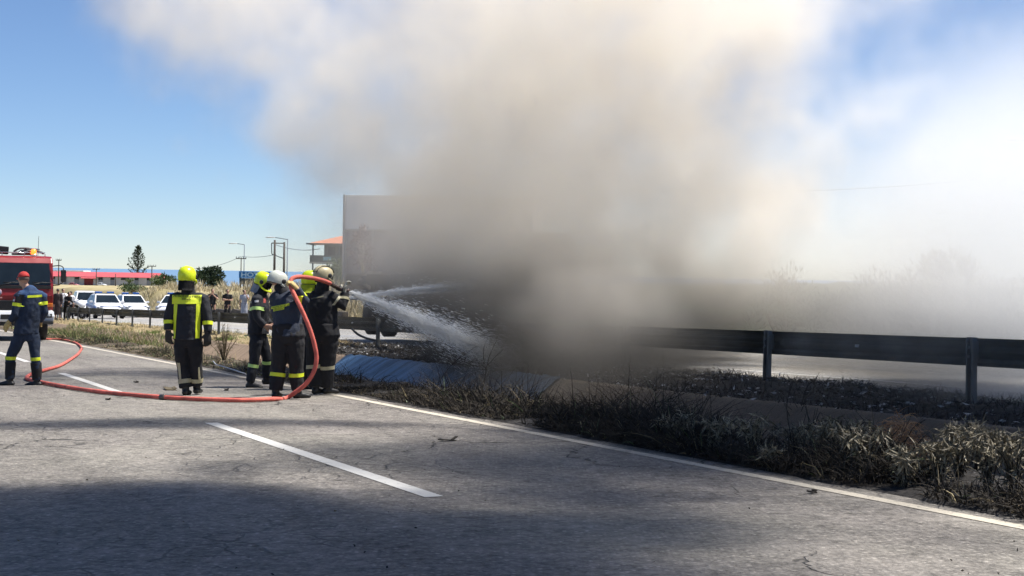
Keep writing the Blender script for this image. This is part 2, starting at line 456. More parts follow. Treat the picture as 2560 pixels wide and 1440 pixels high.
_r = Nw.new('ShaderNodeValToRGB'); _r.color_ramp.elements[0].color = (0.115, 0.20, 0.31, 1); _r.color_ramp.elements[1].color = (0.15, 0.245, 0.36, 1)
Lw.new((nz3(_t, _o, 0.004, 4, 0.6, 1.0) + 0.5).k, _r.inputs['Fac']); Lw.new(_r.outputs[0], bw.inputs['Base Color'])
bm = bmesh.new(); poly(bm, [(-90000, 500, -22), (90000, 500, -22), (90000, 90000, -22), (-90000, 90000, -22)])
tag(obj('sea', bm, mw), kind='structure')

# ---- guardrail
M_GALV = mat('galvanised_steel_aged', (0.18, 0.195, 0.195), 0.55, 0.35, 0.5, 1.6, 0.15, 30)
M_POST = mat('post_steel_aged', (0.12, 0.13, 0.132), 0.6, 0.3, 0.25, 5.0, 0.15, 30)
M_REFL = mat('reflector_white', (0.8, 0.8, 0.78), 0.3)
def rail_pos(k):
    inv = .4308e-3 + .0779e-3 * k; px = 1 / inv - 400
    p = AT(px, 700, 46880 * inv); return UN(p.x, p.y)
RU0, RN0 = rail_pos(0); RU1, RN1 = rail_pos(10)
RSTEP = (RU1 - RU0) / 10
NRAIL = (RN0 + RN1) / 2
RB = 0.29
gr = thing('guardrail', 'dark galvanised steel guardrail on posts along the median bank', 'guardrail')
prof_post = None
def post_bm(base_h):
    bm = bmesh.new()                                   # a C section: web towards the beam, two flanges
    for c, s in (((0, 0.028, 0.31), (0.115, 0.006, 0.80)), ((-0.0545, -0.002, 0.31), (0.006, 0.054, 0.80)), ((0.0545, -0.002, 0.31), (0.006, 0.054, 0.80)),
                 ((-0.043, -0.028, 0.31), (0.018, 0.005, 0.80)), ((0.043, -0.028, 0.31), (0.018, 0.005, 0.80))):
        box(bm, c, s)
    box(bm, (0, 0.052, 0.56), (0.075, 0.042, 0.20))    # spacer block to the beam
    box(bm, (0, -0.034, 0.60), (0.03, 0.008, 0.03)); box(bm, (0, -0.034, 0.50), (0.03, 0.008, 0.03))
    return bm
pme = None
PROF = [(0.0, 0.155), (0.022, 0.148), (0.03, 0.125), (0.03, 0.118), (0.075, 0.088), (0.081, 0.075), (0.075, 0.060), (0.03, 0.030), (0.022, 0.0),
        (0.03, -0.030), (0.075, -0.060), (0.081, -0.075), (0.075, -0.088), (0.03, -0.118), (0.03, -0.125), (0.022, -0.148), (0.0, -0.155)]
for k in range(-4, 22):
    u = RU0 + RSTEP * k
    hb = RB
    if pme is None:
        po = obj('post', post_bm(0), M_POST); pme = po.data
    else:
        po = bpy.data.objects.new('post', pme); COL.objects.link(po)
    po.parent = gr
    po.location = W(u, NRAIL, hb); po.rotation_euler = (rnd.uniform(-.01, .01), rnd.uniform(-.012, .012), ANG - pi / 2 + pi / 2 + 0)
    po.rotation_euler.z = ANG + pi / 2 + pi              # flanges towards the near road
    # one beam length per bay, lapped 30 cm
    bm = bmesh.new(); ra = []; rb_ = []
    for (d, z) in PROF:
        # back of the beam towards the post
        lap = 0.004 if k % 2 else 0.0
        ra.append(bm.verts.new(W(u - 0.16, NRAIL + 0.075 + 0.081 - d * 0 + (d - 0.081) * 1.0 + lap, hb + 0.545 + z)))
        rb_.append(bm.verts.new(W(u + RSTEP + 0.16, NRAIL + 0.075 + d + lap, hb + 0.545 + z)))
    for i in range(len(PROF) - 1):
        f = bm.faces.new((ra[i], ra[i + 1], rb_[i + 1], rb_[i])); f.smooth = True
    bmesh.ops.solidify(bm, geom=bm.faces[:], thickness=0.004)
    fix(bm)
    bo = obj('beam', bm, M_GALV, gr)
    if k in (-1, 2, 4, 7, 10):
        bm = bmesh.new(); c = W(u + RSTEP * 0.54, NRAIL + 0.088, hb + 0.555)
        box(bm, c, (0.06, 0.02, 0.035), Matrix.Rotation(ANG - pi / 2 + pi / 2, 3, 'Z')); obj('reflector', bm, M_REFL, gr)

# ---- low wall at the foot of the far bank
M_STONE = mat('wall_stone', (0.085, 0.07, 0.055), 0.95, 0, 0.5, 2.5, 0.8, 8)
lw = bmesh.new()
for i in range(30):
    u = 66 + i * 1.0
    box(lw, W(u, 21.0 + rnd.uniform(-.03, .03), HF + 0.30), (0.30, 0.99, 0.66 + rnd.uniform(-.08, .08)), Matrix.Rotation(ANG, 3, 'Z'), 0.03)
tag(obj('retaining_wall', lw, M_STONE), 'low dark retaining wall at the foot of the dry grass bank', 'wall')

# ---- added sheet: bluish sky light on the ditch concrete put into its colour
def blue_slope():
    m, N, L, b = new_mat('slope_sky_tint'); t = m.node_tree
    o = N.new('ShaderNodeTexCoord').outputs['Object']
    sp = N.new('ShaderNodeSeparateXYZ'); L.new(o, sp.inputs[0])
    u = E(t, sp.outputs[1]) * CA - E(t, sp.outputs[0]) * SA
    n = E(t, sp.outputs[1]) * SA + E(t, sp.outputs[0]) * CA
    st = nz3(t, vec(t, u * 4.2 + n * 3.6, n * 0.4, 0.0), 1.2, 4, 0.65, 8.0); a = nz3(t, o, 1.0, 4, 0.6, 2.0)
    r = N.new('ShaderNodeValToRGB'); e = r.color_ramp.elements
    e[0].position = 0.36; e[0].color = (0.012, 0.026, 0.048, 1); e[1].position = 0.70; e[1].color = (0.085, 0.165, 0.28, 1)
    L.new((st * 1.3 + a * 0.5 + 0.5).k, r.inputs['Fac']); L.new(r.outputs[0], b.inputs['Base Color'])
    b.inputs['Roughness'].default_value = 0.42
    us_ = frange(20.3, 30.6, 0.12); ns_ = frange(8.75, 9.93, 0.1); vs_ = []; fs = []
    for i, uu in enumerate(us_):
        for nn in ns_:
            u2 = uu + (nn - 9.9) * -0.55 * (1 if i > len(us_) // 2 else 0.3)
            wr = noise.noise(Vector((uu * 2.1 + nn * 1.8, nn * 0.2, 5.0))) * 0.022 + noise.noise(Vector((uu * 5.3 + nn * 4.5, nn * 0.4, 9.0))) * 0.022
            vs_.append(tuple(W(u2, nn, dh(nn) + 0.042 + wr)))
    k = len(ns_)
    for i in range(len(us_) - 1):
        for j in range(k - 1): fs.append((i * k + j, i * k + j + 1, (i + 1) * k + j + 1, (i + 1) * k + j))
    me = bpy.data.meshes.new('blue_slope_layer'); me.from_pydata(vs_, [], fs); me.update()
    tag(link_mesh('blue_slope_layer', me, m, smooth=True), 'blue streaked layer added over the far slope of the ditch, sky tint in its colour', 'sheet')
blue_slope()

# ================================================================== PEOPLE
def fuse(name, bm, voxel, mats, parent=None, smooth_it=4, fold=0.0, fscale=9.0, seed=0.0, region=None):
    """unite the overlapping shapes of bm into one continuous skin"""
    fix(bm)
    me = bpy.data.meshes.new('tmp'); bm.to_mesh(me); bm.free()
    t = bpy.data.objects.new('tmp', me); COL.objects.link(t)
    r = t.modifiers.new('r', 'REMESH'); r.mode = 'VOXEL'; r.voxel_size = voxel; r.use_smooth_shade = True
    s = t.modifiers.new('s', 'SMOOTH'); s.factor = 0.5; s.iterations = smooth_it
    dg = bpy.context.evaluated_depsgraph_get()
    new = bpy.data.meshes.new_from_object(t.evaluated_get(dg)); new.name = name
    bpy.data.objects.remove(t); bpy.data.meshes.remove(me)
    if fold:
        nr = [v.normal.copy() for v in new.vertices]
        for v, n in zip(new.vertices, nr):
            p = v.co * fscale
            a = noise.noise(Vector((p.x + seed, p.y, p.z * 0.55))) + 0.5 * noise.noise(Vector((p.x * 2.3, p.y * 2.3 + seed, p.z * 1.9)))
            v.co += n * (a * fold)
    o = link_mesh(name, new, mats, parent)
    new.shade_smooth()
    if region:
        for f in new.polygons: f.material_index = region(f.center)
    return o
def bvh_of(o):
    me = o.data
    return BVHTree.FromPolygons([v.co.copy() for v in me.vertices], [tuple(p.vertices) for p in me.polygons])
def ring_band(name, bvh, c, d, rows, mats, parent, off=0.006, seg=36, rmax=0.40):
    """a band round a sleeve, leg or hem: rows = [(offset along d, material index of the strip that starts there)]"""
    c = Vector(c); d = Vector(d).normalized()
    a = d.orthogonal().normalized(); b = d.cross(a)
    bm = bmesh.new(); R = []
    for s, _ in rows:
        ring = []; last = None; rad = []
        for k in range(seg):
            t = 2 * pi * k / seg; dr = a * cos(t) + b * sin(t)
            h = bvh.ray_cast(c + d * s, dr, rmax)
            rad.append((h[0] - c - d * s).length if h[0] else None)
        good = sorted(x for x in rad if x)
        if not good: bm.free(); return None
        med = good[len(good) // 2]
        rad = [min(x, med * 2.2) if x else med for x in rad]
        for k in range(seg):
            t = 2 * pi * k / seg; dr = a * cos(t) + b * sin(t)
            q = max(rad[k], (rad[k - 1] + rad[(k + 1) % seg]) / 2)
            ring.append(bm.verts.new(c + d * s + dr * (q + off)))
        R.append(ring)
    for i in range(len(rows) - 1):
        for k in range(seg):
            f = bm.faces.new((R[i][k], R[i][(k + 1) % seg], R[i + 1][(k + 1) % seg], R[i + 1][k])); f.material_index = rows[i][1]; f.smooth = True
    fix(bm)
    return obj(name, bm, mats, parent)
def patch(name, bvh, A, B, C, D, mats, parent, nu=8, nv=6, dirv=(0, 1, 0), off=0.006, strips=None):
    """a flat piece sewn on: bilinear quad A B C D (bottom left, bottom right, top right, top left) dropped along dirv on the cloth.
    strips = material index per column band across u"""
    dv = Vector(dirv).normalized(); A, B, C, D = map(Vector, (A, B, C, D))
    bm = bmesh.new(); g = []
    for i in range(nu + 1):
        row = []
        for j in range(nv + 1):
            s, t = i / nu, j / nv
            p = A * (1 - s) * (1 - t) + B * s * (1 - t) + C * s * t + D * (1 - s) * t
            h = bvh.ray_cast(p - dv * 0.9, dv, 1.8)
            q = (h[0] - dv * off) if h[0] else p
            row.append(bm.verts.new(q))
        g.append(row)
    for i in range(nu):
        for j in range(nv):
            f = bm.faces.new((g[i][j], g[i + 1][j], g[i + 1][j + 1], g[i][j + 1])); f.smooth = True
            if strips: f.material_index = strips(i / nu, j / nv)
    return obj(name, bm, mats, parent)
def text_mesh(s, size):
    c = bpy.data.curves.new('t', 'FONT'); c.body = s; c.size = size; c.align_x = 'CENTER'; c.align_y = 'CENTER'
    try: c.offset = size * 0.035
    except Exception: pass
    o = bpy.data.objects.new('t', c); COL.objects.link(o)
    dg = bpy.context.evaluated_depsgraph_get()
    me = bpy.data.meshes.new_from_object(o.evaluated_get(dg))
    bpy.data.objects.remove(o); bpy.data.curves.remove(c)
    return me
def cloth_text(name, bvh, s, center, right, up, width, height, m, parent, dirv=(0, 1, 0), off=0.010):
    me = text_mesh(s, 1.0)
    xs = [v.co.x for v in me.vertices]; ys = [v.co.y for v in me.vertices]
    sx = width / (max(xs) - min(xs)); sy = height / (max(ys) - min(ys)); mx = (max(xs) + min(xs)) / 2; my = (max(ys) + min(ys)) / 2
    c = Vector(center); r = Vector(right).normalized(); u_ = Vector(up).normalized(); dv = Vector(dirv).normalized()
    for v in me.vertices:
        p = c + r * ((v.co.x - mx) * sx) + u_ * ((v.co.y - my) * sy)
        if bvh:
            h = bvh.ray_cast(p - dv * 0.9, dv, 1.8)
            if h[0]: p = h[0] - dv * off
        v.co = p
    return link_mesh(name, me, m, parent)

M_SKIN = mat('skin', (0.45, 0.26, 0.18), 0.5, 0, 0.12, 20)
M_NAVY = mat('turnout_cloth', (0.014, 0.016, 0.022), 0.85, 0, 0.35, 7, 0.35, 60)
M_NAVY2 = mat('navy_cloth', (0.022, 0.030, 0.050), 0.82, 0, 0.3, 7, 0.35, 60)
M_BLACKC = mat('black_cloth', (0.012, 0.012, 0.014), 0.88, 0, 0.35, 7, 0.3, 60)
M_BLUELIT = mat('overall_cloth_sunlit', (0.028, 0.066, 0.155), 0.8, 0, 0.25, 8, 0.35, 60)
M_BLUESHADE = mat('overall_cloth_shaded', (0.011, 0.022, 0.048), 0.82, 0, 0.25, 8, 0.35, 60)
M_BOOT = mat('boot_rubber', (0.012, 0.012, 0.012), 0.5, 0, 0.3, 12, 0.2, 40)
M_FLUO = mat('fluorescent_yellow', (0.70, 0.80, 0.03), 0.55, 0, 0.06, 12)
M_FLUOH = mat('helmet_yellow', (0.66, 0.78, 0.015), 0.28, 0, 0.05, 8)
M_SILV = mat('reflective_silver', (0.11, 0.115, 0.09), 0.35, 0, 0.1, 20)
M_TAN = mat('reflective_tan', (0.42, 0.38, 0.24), 0.5, 0, 0.15, 20)
M_HGREY = mat('helmet_grey', (0.50, 0.52, 0.46), 0.3, 0, 0.08, 9)
M_HTAN = mat('helmet_tan', (0.38, 0.33, 0.20), 0.45, 0, 0.2, 9)
M_VISOR = mat('visor_black', (0.008, 0.008, 0.009), 0.12, 0, 0.1, 5)
M_BLKP = mat('black_plastic', (0.014, 0.014, 0.015), 0.45, 0, 0.2, 12)
M_GLOVEY = mat('glove_tan', (0.46, 0.33, 0.13), 0.75, 0, 0.25, 30)
M_GLOVEB = mat('glove_black', (0.02, 0.018, 0.016), 0.7, 0, 0.25, 30)
M_GLOVEL = mat('glove_light', (0.46, 0.44, 0.36), 0.75, 0, 0.2, 30)
M_REDC = mat('red_cap_cloth', (0.50, 0.04, 0.035), 0.8, 0, 0.12, 20)
M_WHITEC = mat('white_cloth', (0.72, 0.72, 0.73), 0.85, 0, 0.1, 8, 0.3, 50)
M_GREYC = mat('grey_cloth', (0.30, 0.32, 0.37), 0.85, 0, 0.15, 8, 0.3, 50)
M_HAIR = mat('dark_hair', (0.02, 0.014, 0.010), 0.6, 0, 0.3, 30)
M_ALU = mat('aluminised_cloth', (0.42, 0.46, 0.52), 0.5, 0, 0.2, 10)
M_TEXT = mat('print_black', (0.02, 0.02, 0.015), 0.7)

def hand(bm, w, d, pn, curl=0.5, s=1.0, side=1):
    """palm, four fingers with two bends each and a thumb; w wrist, d along the hand, pn palm normal (fingers close that way)"""
    d = Vector(d).normalized(); pn = Vector(pn); pn = (pn - d * pn.dot(d)).normalized(); a = d.cross(pn) * side
    w = Vector(w)
    k0 = w + d * 0.095 * s
    loft(bm, [w - d * 0.03 * s, w + d * 0.02 * s, w + d * 0.06 * s, k0], [(0.028 * s, 0.022 * s), (0.034 * s, 0.023 * s), (0.042 * s, 0.022 * s), (0.040 * s, 0.018 * s)], 12, ref=pn)
    for i, L_ in enumerate((0.074, 0.083, 0.078, 0.060)):
        b0 = k0 - d * 0.012 * s + a * ((1.5 - i) * 0.0205 * s)
        an = curl * (0.75 + 0.1 * i); p = [b0]; ang = an * 0.5
        for seg_, fr in enumerate((0.42, 0.33, 0.25)):
            p.append(p[-1] + (d * cos(ang) + pn * sin(ang)) * (L_ * fr * 1.15 * s)); ang += an
        loft(bm, p, [0.0112 * s, 0.0108 * s, 0.010 * s, 0.0082 * s], 8)
    t0 = w + d * 0.028 * s + a * 0.032 * s
    t1 = t0 + (d * 0.6 + a * 0.75 + pn * 0.25).normalized() * 0.042 * s
    t2 = t1 + (d * 0.85 + a * 0.25 + pn * (0.3 + curl * 0.4)).normalized() * 0.032 * s
    loft(bm, [t0 - a * 0.012 * s, t0, t1, t2], [0.013 * s, 0.013 * s, 0.0105 * s, 0.008 * s], 8)
def head_shape(bm, c, f, s=1.0):
    """skull, jaw, nose, ears, brow"""
    f = Vector(f).normalized(); up = Vector((0, 0, 1)); up = (up - f * up.dot(f)).normalized(); r = f.cross(up)
    R = Matrix((r, f, up)).transposed(); c = Vector(c)
    def P(x, y, z): return c + (r * x + f * y + up * z) * s
    ball(bm, P(0, -0.012, 0.025), (0.074 * s, 0.094 * s, 0.088 * s), 16, 12, rot=R)
    ball(bm, P(0, 0.028, -0.045), (0.056 * s, 0.062 * s, 0.065 * s), 14, 10, rot=R)
    loft(bm, [P(0, 0.085, 0.022), P(0, 0.108, -0.018), P(0, 0.088, -0.030)], [0.010 * s, 0.015 * s, 0.012 * s], 8)
    loft(bm, [P(-0.045, 0.074, 0.032), P(0, 0.088, 0.034), P(0.045, 0.074, 0.032)], 0.012 * s, 8)
    loft(bm, [P(-0.024, 0.076, -0.058), P(0, 0.085, -0.060), P(0.024, 0.076, -0.058)], 0.010 * s, 8)
    for q in (-1, 1):
        ball(bm, P(q * 0.076, -0.005, 0.0), (0.012 * s, 0.022 * s, 0.034 * s), 10, 8, rot=R)
    return P, R
def lerp(a, b, t): return Vector(a).lerp(Vector(b), t)

def build_person(name, label, base, J, face, tface, cloth, group=None, bulk=1.0, voxel=0.011, curl=(0.6, 0.6), palm=None, seed=0.0,
                 hem=0.0, legbulk=1.0, skin_hands=False, glove=None, sleeves=True, headgear=None, hs=1.0, collar=None, boots=True, boot_h=0.42, dress=False, long_coat=0.0):
    """J: joints in metres, x to the right of the picture, y away, z up. face / tface: where head and chest point."""
    J = {k: Vector(v) for k, v in J.items()}
    root = thing(name, label, 'person', base, 0.0, group)
    tf = Vector(tface); tf.z = 0; tf.normalize(); side = Vector((tf.y, -tf.x, 0))
    pel = J['pelvis']; che = J['chest']; nk = J['neck']; hd = J['head']
    # ---- the body: one continuous skin from head to feet
    bm = bmesh.new()
    loft(bm, [pel - Vector((0, 0, 0.10)), pel, lerp(pel, che, 0.3), lerp(pel, che, 0.75), che, lerp(che, nk, 0.55), nk],
         [(0.13, 0.09), (0.155, 0.105), (0.135, 0.095), (0.16, 0.11), (0.155, 0.095), (0.075, 0.065), (0.055, 0.058)], 16, ref=tf)
    loft(bm, [lerp(che, nk, 0.3), nk, lerp(nk, hd, 0.6)], [0.06, 0.055, 0.052], 12)
    head_shape(bm, hd, face)
    for s in 'lr':
        sh, el, wr = J['sh_' + s], J['el_' + s], J['wr_' + s]
        loft(bm, [lerp(che, sh, 0.6), sh, lerp(sh, el, 0.5), el, lerp(el, wr, 0.35), wr], [0.055, 0.056, 0.047, 0.038, 0.040, 0.026], 12)
        hdir = J.get('hd_' + s, (wr - el)); pn = (palm or {}).get(s, tf)
        hand(bm, wr, hdir, pn, curl[0 if s == 'l' else 1], hs, 1 if s == 'l' else -1)
        hp, kn, an = J['hip_' + s], J['knee_' + s], J['ank_' + s]
        td = Vector(J.get('toe_' + s, tf)); td.z = 0; td.normalize()
        loft(bm, [hp + Vector((0, 0, 0.06)), hp, lerp(hp, kn, 0.5), kn, lerp(kn, an, 0.35), an, an - Vector((0, 0, 0.05))], [0.075, 0.082, 0.067, 0.052, 0.052, 0.036, 0.036], 12)
        loft(bm, [an - td * 0.05 + Vector((0, 0, -0.045)), an + td * 0.03 + Vector((0, 0, -0.04)), an + td * 0.13 + Vector((0, 0, -0.055)), an + td * 0.17 + Vector((0, 0, -0.06))],
             [(0.032, 0.034), (0.038, 0.036), (0.042, 0.025), (0.025, 0.016)], 10, ref=(0, 0, 1))
    wl_, wr_ = J['wr_l'], J['wr_r']
    def region(p):
        if (p - wl_).length < 0.2 and (p - wl_).dot(Vector(J.get('hd_l', wl_ - J['el_l']))) > -0.01: return 1
        if (p - wr_).length < 0.2 and (p - wr_).dot(Vector(J.get('hd_r', wr_ - J['el_r']))) > -0.01: return 1
        return 0
    body = fuse('body', bm, min(voxel, 0.0085) if voxel < 0.015 else voxel, [M_SKIN, glove or M_SKIN], root, 2, region=region)
    # ---- trousers
    b = bulk * legbulk
    tro = None
    if not dress:
        bm = bmesh.new()
        loft(bm, [pel - Vector((0, 0, 0.13)), pel - Vector((0, 0, 0.02)), lerp(pel, che, 0.28)], [(0.14 * b, 0.11 * b), (0.178 * b, 0.135 * b), (0.165 * b, 0.125 * b)], 16, ref=tf)
        for s in 'lr':
            hp, kn, an = J['hip_' + s], J['knee_' + s], J['ank_' + s]
            loft(bm, [hp + Vector((0, 0, 0.05)), hp - Vector((0, 0, 0.03)), lerp(hp, kn, 0.5), kn, lerp(kn, an, 0.5), lerp(kn, an, 0.93)],
                 [0.09 * b, 0.103 * b, 0.093 * b, 0.079 * b, 0.078 * b, 0.074 * b], 14)
        tro = fuse('trousers', bm, voxel, cloth['trousers'], root, 3, 0.015, 8.0, seed + 4)
    # ---- boots
    if boots:
        for s in 'lr':
            kn, an = J['knee_' + s], J['ank_' + s]
            td = Vector(J.get('toe_' + s, tf)); td.z = 0; td.normalize(); Z1 = Vector((0, 0, 1))
            bm = bmesh.new()
            loft(bm, [lerp(an, kn, boot_h), lerp(an, kn, boot_h * 0.4), an, an - Z1 * 0.06], [0.064, 0.060, 0.053, 0.056], 14)
            loft(bm, [an - td * 0.068 - Z1 * 0.055, an - td * 0.02 - Z1 * 0.038, an + td * 0.07 - Z1 * 0.045, an + td * 0.16 - Z1 * 0.058, an + td * 0.20 - Z1 * 0.066],
                 [(0.036, 0.036), (0.047, 0.052), (0.050, 0.045), (0.052, 0.034), (0.028, 0.020)], 14, ref=(0, 0, 1))
            bo = fuse('boot', bm, voxel, cloth.get('boots', M_BOOT), root, 2, 0.003, 20, seed)
    # ---- jacket
    bm = bmesh.new()
    low = pel - Vector((0, 0, hem))
    if dress:
        loft(bm, [pel - Vector((0, 0, 0.62)), pel - Vector((0, 0, 0.3)), pel, lerp(pel, che, 0.35), lerp(pel, che, 0.8), che, lerp(che, nk, 0.5), lerp(che, nk, 0.85)],
             [(0.20, 0.16), (0.19, 0.15), (0.18, 0.13), (0.15, 0.115), (0.18, 0.13), (0.165, 0.11), (0.08, 0.075), (0.065, 0.066)], 18, ref=tf)
    else:
        loft(bm, [low, lerp(low, pel, 0.7), lerp(pel, che, 0.3), lerp(pel, che, 0.75), che, lerp(che, nk, 0.5), lerp(che, nk, 0.8)],
             [(0.205 * bulk, 0.165 * bulk), (0.200 * bulk, 0.158 * bulk), (0.190 * bulk, 0.148 * bulk), (0.200 * bulk, 0.150 * bulk), (0.182 * bulk, 0.125 * bulk), (0.10, 0.09), (0.075, 0.075)], 20, ref=tf)
    for s in 'lr':
        sh, el, wr = J['sh_' + s], J['el_' + s], J['wr_' + s]
        k = bulk
        if sleeves:
            loft(bm, [lerp(che, sh, 0.5), lerp(che, sh, 0.9), sh, lerp(sh, el, 0.5), el, lerp(el, wr, 0.5), lerp(el, wr, 0.97)],
                 [0.080 * k, 0.084 * k, 0.082 * k, 0.072 * k, 0.064 * k, 0.060 * k, 0.054 * k], 14)
        else:
            loft(bm, [lerp(che, sh, 0.5), sh, lerp(sh, el, 0.6)], [0.075, 0.075, 0.066], 12)
    jac = fuse('jacket' if not dress else 'dress', bm, voxel, cloth['jacket'], root, 3, 0.016, 8.0, seed)
    if collar:
        bm = bmesh.new(); c0 = lerp(che, nk, 0.35); c1 = lerp(nk, hd, 0.75)
        loft(bm, [c0, lerp(c0, c1, 0.45), c1], [(0.115, 0.10), (0.094, 0.092), (0.092, 0.096)], 18, ref=tf)
        fuse('collar', bm, voxel, collar, root, 2, 0.006, 14, seed)
    return root, J, jac, tro, body

def helmet(parent, c, f, m, curtain=None, r=(0.128, 0.152, 0.135), up=(0, 0, 1), cut=-0.35, ridge=True, chin=True, cut_front=0.05, visor=True, loops=None):
    """fire helmet: dome cut higher over the face, dark rim, visor, ear discs, chin guard, neck curtain"""
    f = Vector(f).normalized(); up = Vector(up); up = (up - f * up.dot(f)).normalized(); ri = f.cross(up); c = Vector(c)
    R = Matrix((ri, f, up)).transposed()
    def P(x, y, z): return c + ri * (x * r[0]) + f * (y * r[1]) + up * (z * r[2])
    bm = bmesh.new(); rows = []; nseg = 40; nrow = 14
    def edge(t):                                       # lowest angle of the dome at bearing t (0 = front)
        a = abs(((t + pi) % (2 * pi)) - pi)
        k = min(1, max(0, (a - 0.75) / 0.45)); k = k * k * (3 - 2 * k)
        return cut_front + (cut - cut_front) * k
    for i in range(nrow + 1):
        row = []
        for k in range(nseg):
            t = 2 * pi * k / nseg; e0 = math.asin(max(-0.95, min(0.95, edge(t))))
            ph = e0 + (pi / 2 - e0) * (i / nrow) * 0.995
            cz = sin(ph); cxy = cos(ph)
            cxy = abs(cxy) ** 0.70; cz = math.copysign(abs(cz) ** 0.92, cz)
            x = sin(t) * cxy; y = cos(t) * cxy
            if ridge: cz *= 1 + 0.05 * exp(-(x / 0.16) ** 2) * (1 if ph > 0.3 else 0)
            row.append(bm.verts.new(P(x, y, cz)))
        rows.append(row)
    for i in range(nrow):
        for k in range(nseg):
            k2 = (k + 1) % nseg
            q = bm.faces.new((rows[i][k], rows[i][k2], rows[i + 1][k2], rows[i + 1][k])); q.smooth = True
    bm.faces.new(rows[-1])
    rim = [v.co.copy() for v in rows[0]]
    fix(bm)
    bmesh.ops.solidify(bm, geom=bm.faces[:], thickness=0.006)
    sh = obj('helmet', bm, m, parent)
    bm = bmesh.new(); loft(bm, rim + [rim[0], rim[1]], 0.006, 6, cap=False); obj('rim', bm, M_BLKP, sh)
    for s in (-1, 1):
        bm = bmesh.new(); ball(bm, P(s * 1.0, 0.25, -0.05), (0.012, 0.035, 0.035), 12, 8, rot=R); obj('ear_disc', bm, M_BLKP, sh)
    if visor:
        bm = bmesh.new(); vr = []
        for i in range(6):
            row = []
            for k in range(13):
                t = -1.05 + 2.1 * k / 12; z = 0.28 - 0.95 * i / 5
                row.append(bm.verts.new(P(sin(t) * 0.98, cos(t) * (1.0 - 0.12 * abs(z)), z * 0.9)))
            vr.append(row)
        for i in range(5):
            for k in range(12):
                q = bm.faces.new((vr[i][k], vr[i][k + 1], vr[i + 1][k + 1], vr[i + 1][k])); q.smooth = True
        fix(bm); obj('visor', bm, M_VISOR, sh)
    if chin:
        bm = bmesh.new()
        loft(bm, smoothpath([P(-0.95, 0.1, -0.4), P(-0.8, 0.65, -0.75), P(0, 1.02, -0.88), P(0.8, 0.65, -0.75), P(0.95, 0.1, -0.4)], 4), (0.012, 0.02), 8)
        obj('chin_guard', bm, m, sh)
    if curtain:
        bm = bmesh.new(); R2 = []
        for i in range(5):
            row = []
            for k in range(17):
                t = pi * 0.42 + (2 * pi - 2 * pi * 0.42) * k / 16
                z = -0.30 - 0.30 * i; sp_ = 0.90 - 0.015 * i + 0.03 * sin(k * 1.9) * i / 4
                row.append(bm.verts.new(P(sin(t) * sp_, cos(t) * sp_ - 0.06 * i, z)))
            R2.append(row)
        for i in range(4):
            for k in range(16):
                q = bm.faces.new((R2[i][k], R2[i][k + 1], R2[i + 1][k + 1], R2[i + 1][k])); q.smooth = True
        bmesh.ops.solidify(bm, geom=bm.faces[:], thickness=0.004); fix(bm)
        obj('neck_curtain', bm, curtain, sh)
    return sh
BAND = [(-0.026, 0), (-0.009, 1), (0.009, 0), (0.026, 0)]
def frame_of(base_px, fac, ox, oy, extra_z=0.0):
    b = G(*base_px); s = b.y / FPX / fac
    bx, by = (base_px[0] - ox) * fac, (base_px[1] - oy) * fac
    return b, (lambda x, y, d=0.0: Vector(((x - bx) * s, d, (by - y) * s)))

FM = [M_FLUO, M_SILV]; TM = [M_TAN, M_TAN]
# -- walking man in blue overalls and a red cap
b, J = frame_of((50, 963), 3.348, 0, 580)
face = (-0.62, 0.75, -0.12); tf = (-0.55, 0.8, 0)
root, j, jac, tro, body = build_person('person', 'person in blue overalls and a red cap walking past the fire engine', b, dict(
    pelvis=J(212, 840), chest=J(248, 512), neck=J(200, 452), head=J(184, 398),
    sh_l=J(165, 535, -0.10), el_l=J(148, 690, -0.15), wr_l=J(92, 742, -0.10), hd_l=(-0.35, 0.0, -0.6), sh_r=J(325, 532, 0.10), el_r=J(348, 665, 0.10), wr_r=J(290, 745, 0.26),
    hip_l=J(165, 865, -0.05), knee_l=J(98, 1045, -0.06), ank_l=J(92, 1245, -0.06), toe_l=(-1, 0.15, 0),
    hip_r=J(262, 865, 0.06), knee_r=J(288, 1050, 0.04), ank_r=J(300, 1252, 0.06), toe_r=(-1, 0.1, 0)),
    face, tf, dict(jacket=M_BLUELIT, trousers=M_BLUESHADE), bulk=0.98, glove=M_GLOVEY, seed=1.0, hem=0.02, hs=1.15, boot_h=0.62, curl=(0.35, 0.5), palm={'l': (0.2, 1, 0), 'r': (0, 1, 0)})
bv = bvh_of(jac); bt = bvh_of(tro)
ring_band('reflective_band', bv, lerp(j['sh_l'], j['el_l'], 0.48), j['el_l'] - j['sh_l'], BAND, FM, root, rmax=0.14)
ring_band('reflective_band', bv, lerp(j['sh_r'], j['el_r'], 0.48), j['el_r'] - j['sh_r'], BAND, FM, root, rmax=0.14)
patch('back_stripe', bv, J(245, 548), J(338, 541), J(338, 521), J(245, 528), FM, root, 8, 3, strips=lambda s, t: 1 if 0.32 < t < 0.34 else 0)
for s in 'lr':
    ring_band('reflective_band', bt, lerp(j['knee_' + s], j['ank_' + s], 0.05), j['ank_' + s] - j['knee_' + s], BAND, FM, root, rmax=0.14)
    bm = bmesh.new(); loft(bm, [lerp(j['knee_' + s], j['ank_' + s], 0.20), lerp(j['knee_' + s], j['ank_' + s], 0.5), lerp(j['knee_' + s], j['ank_' + s], 0.92)], [0.085, 0.083, 0.07], 16)
    fuse('gaiter', bm, 0.012, M_BLACKC, root, 2, 0.006, 12, 3.0)
patch('shoulder_badge', bv, J(122, 580), J(150, 580), J(150, 540), J(122, 540), [mat('badge_red', (0.45, 0.06, 0.07), 0.7)], root, 3, 3)
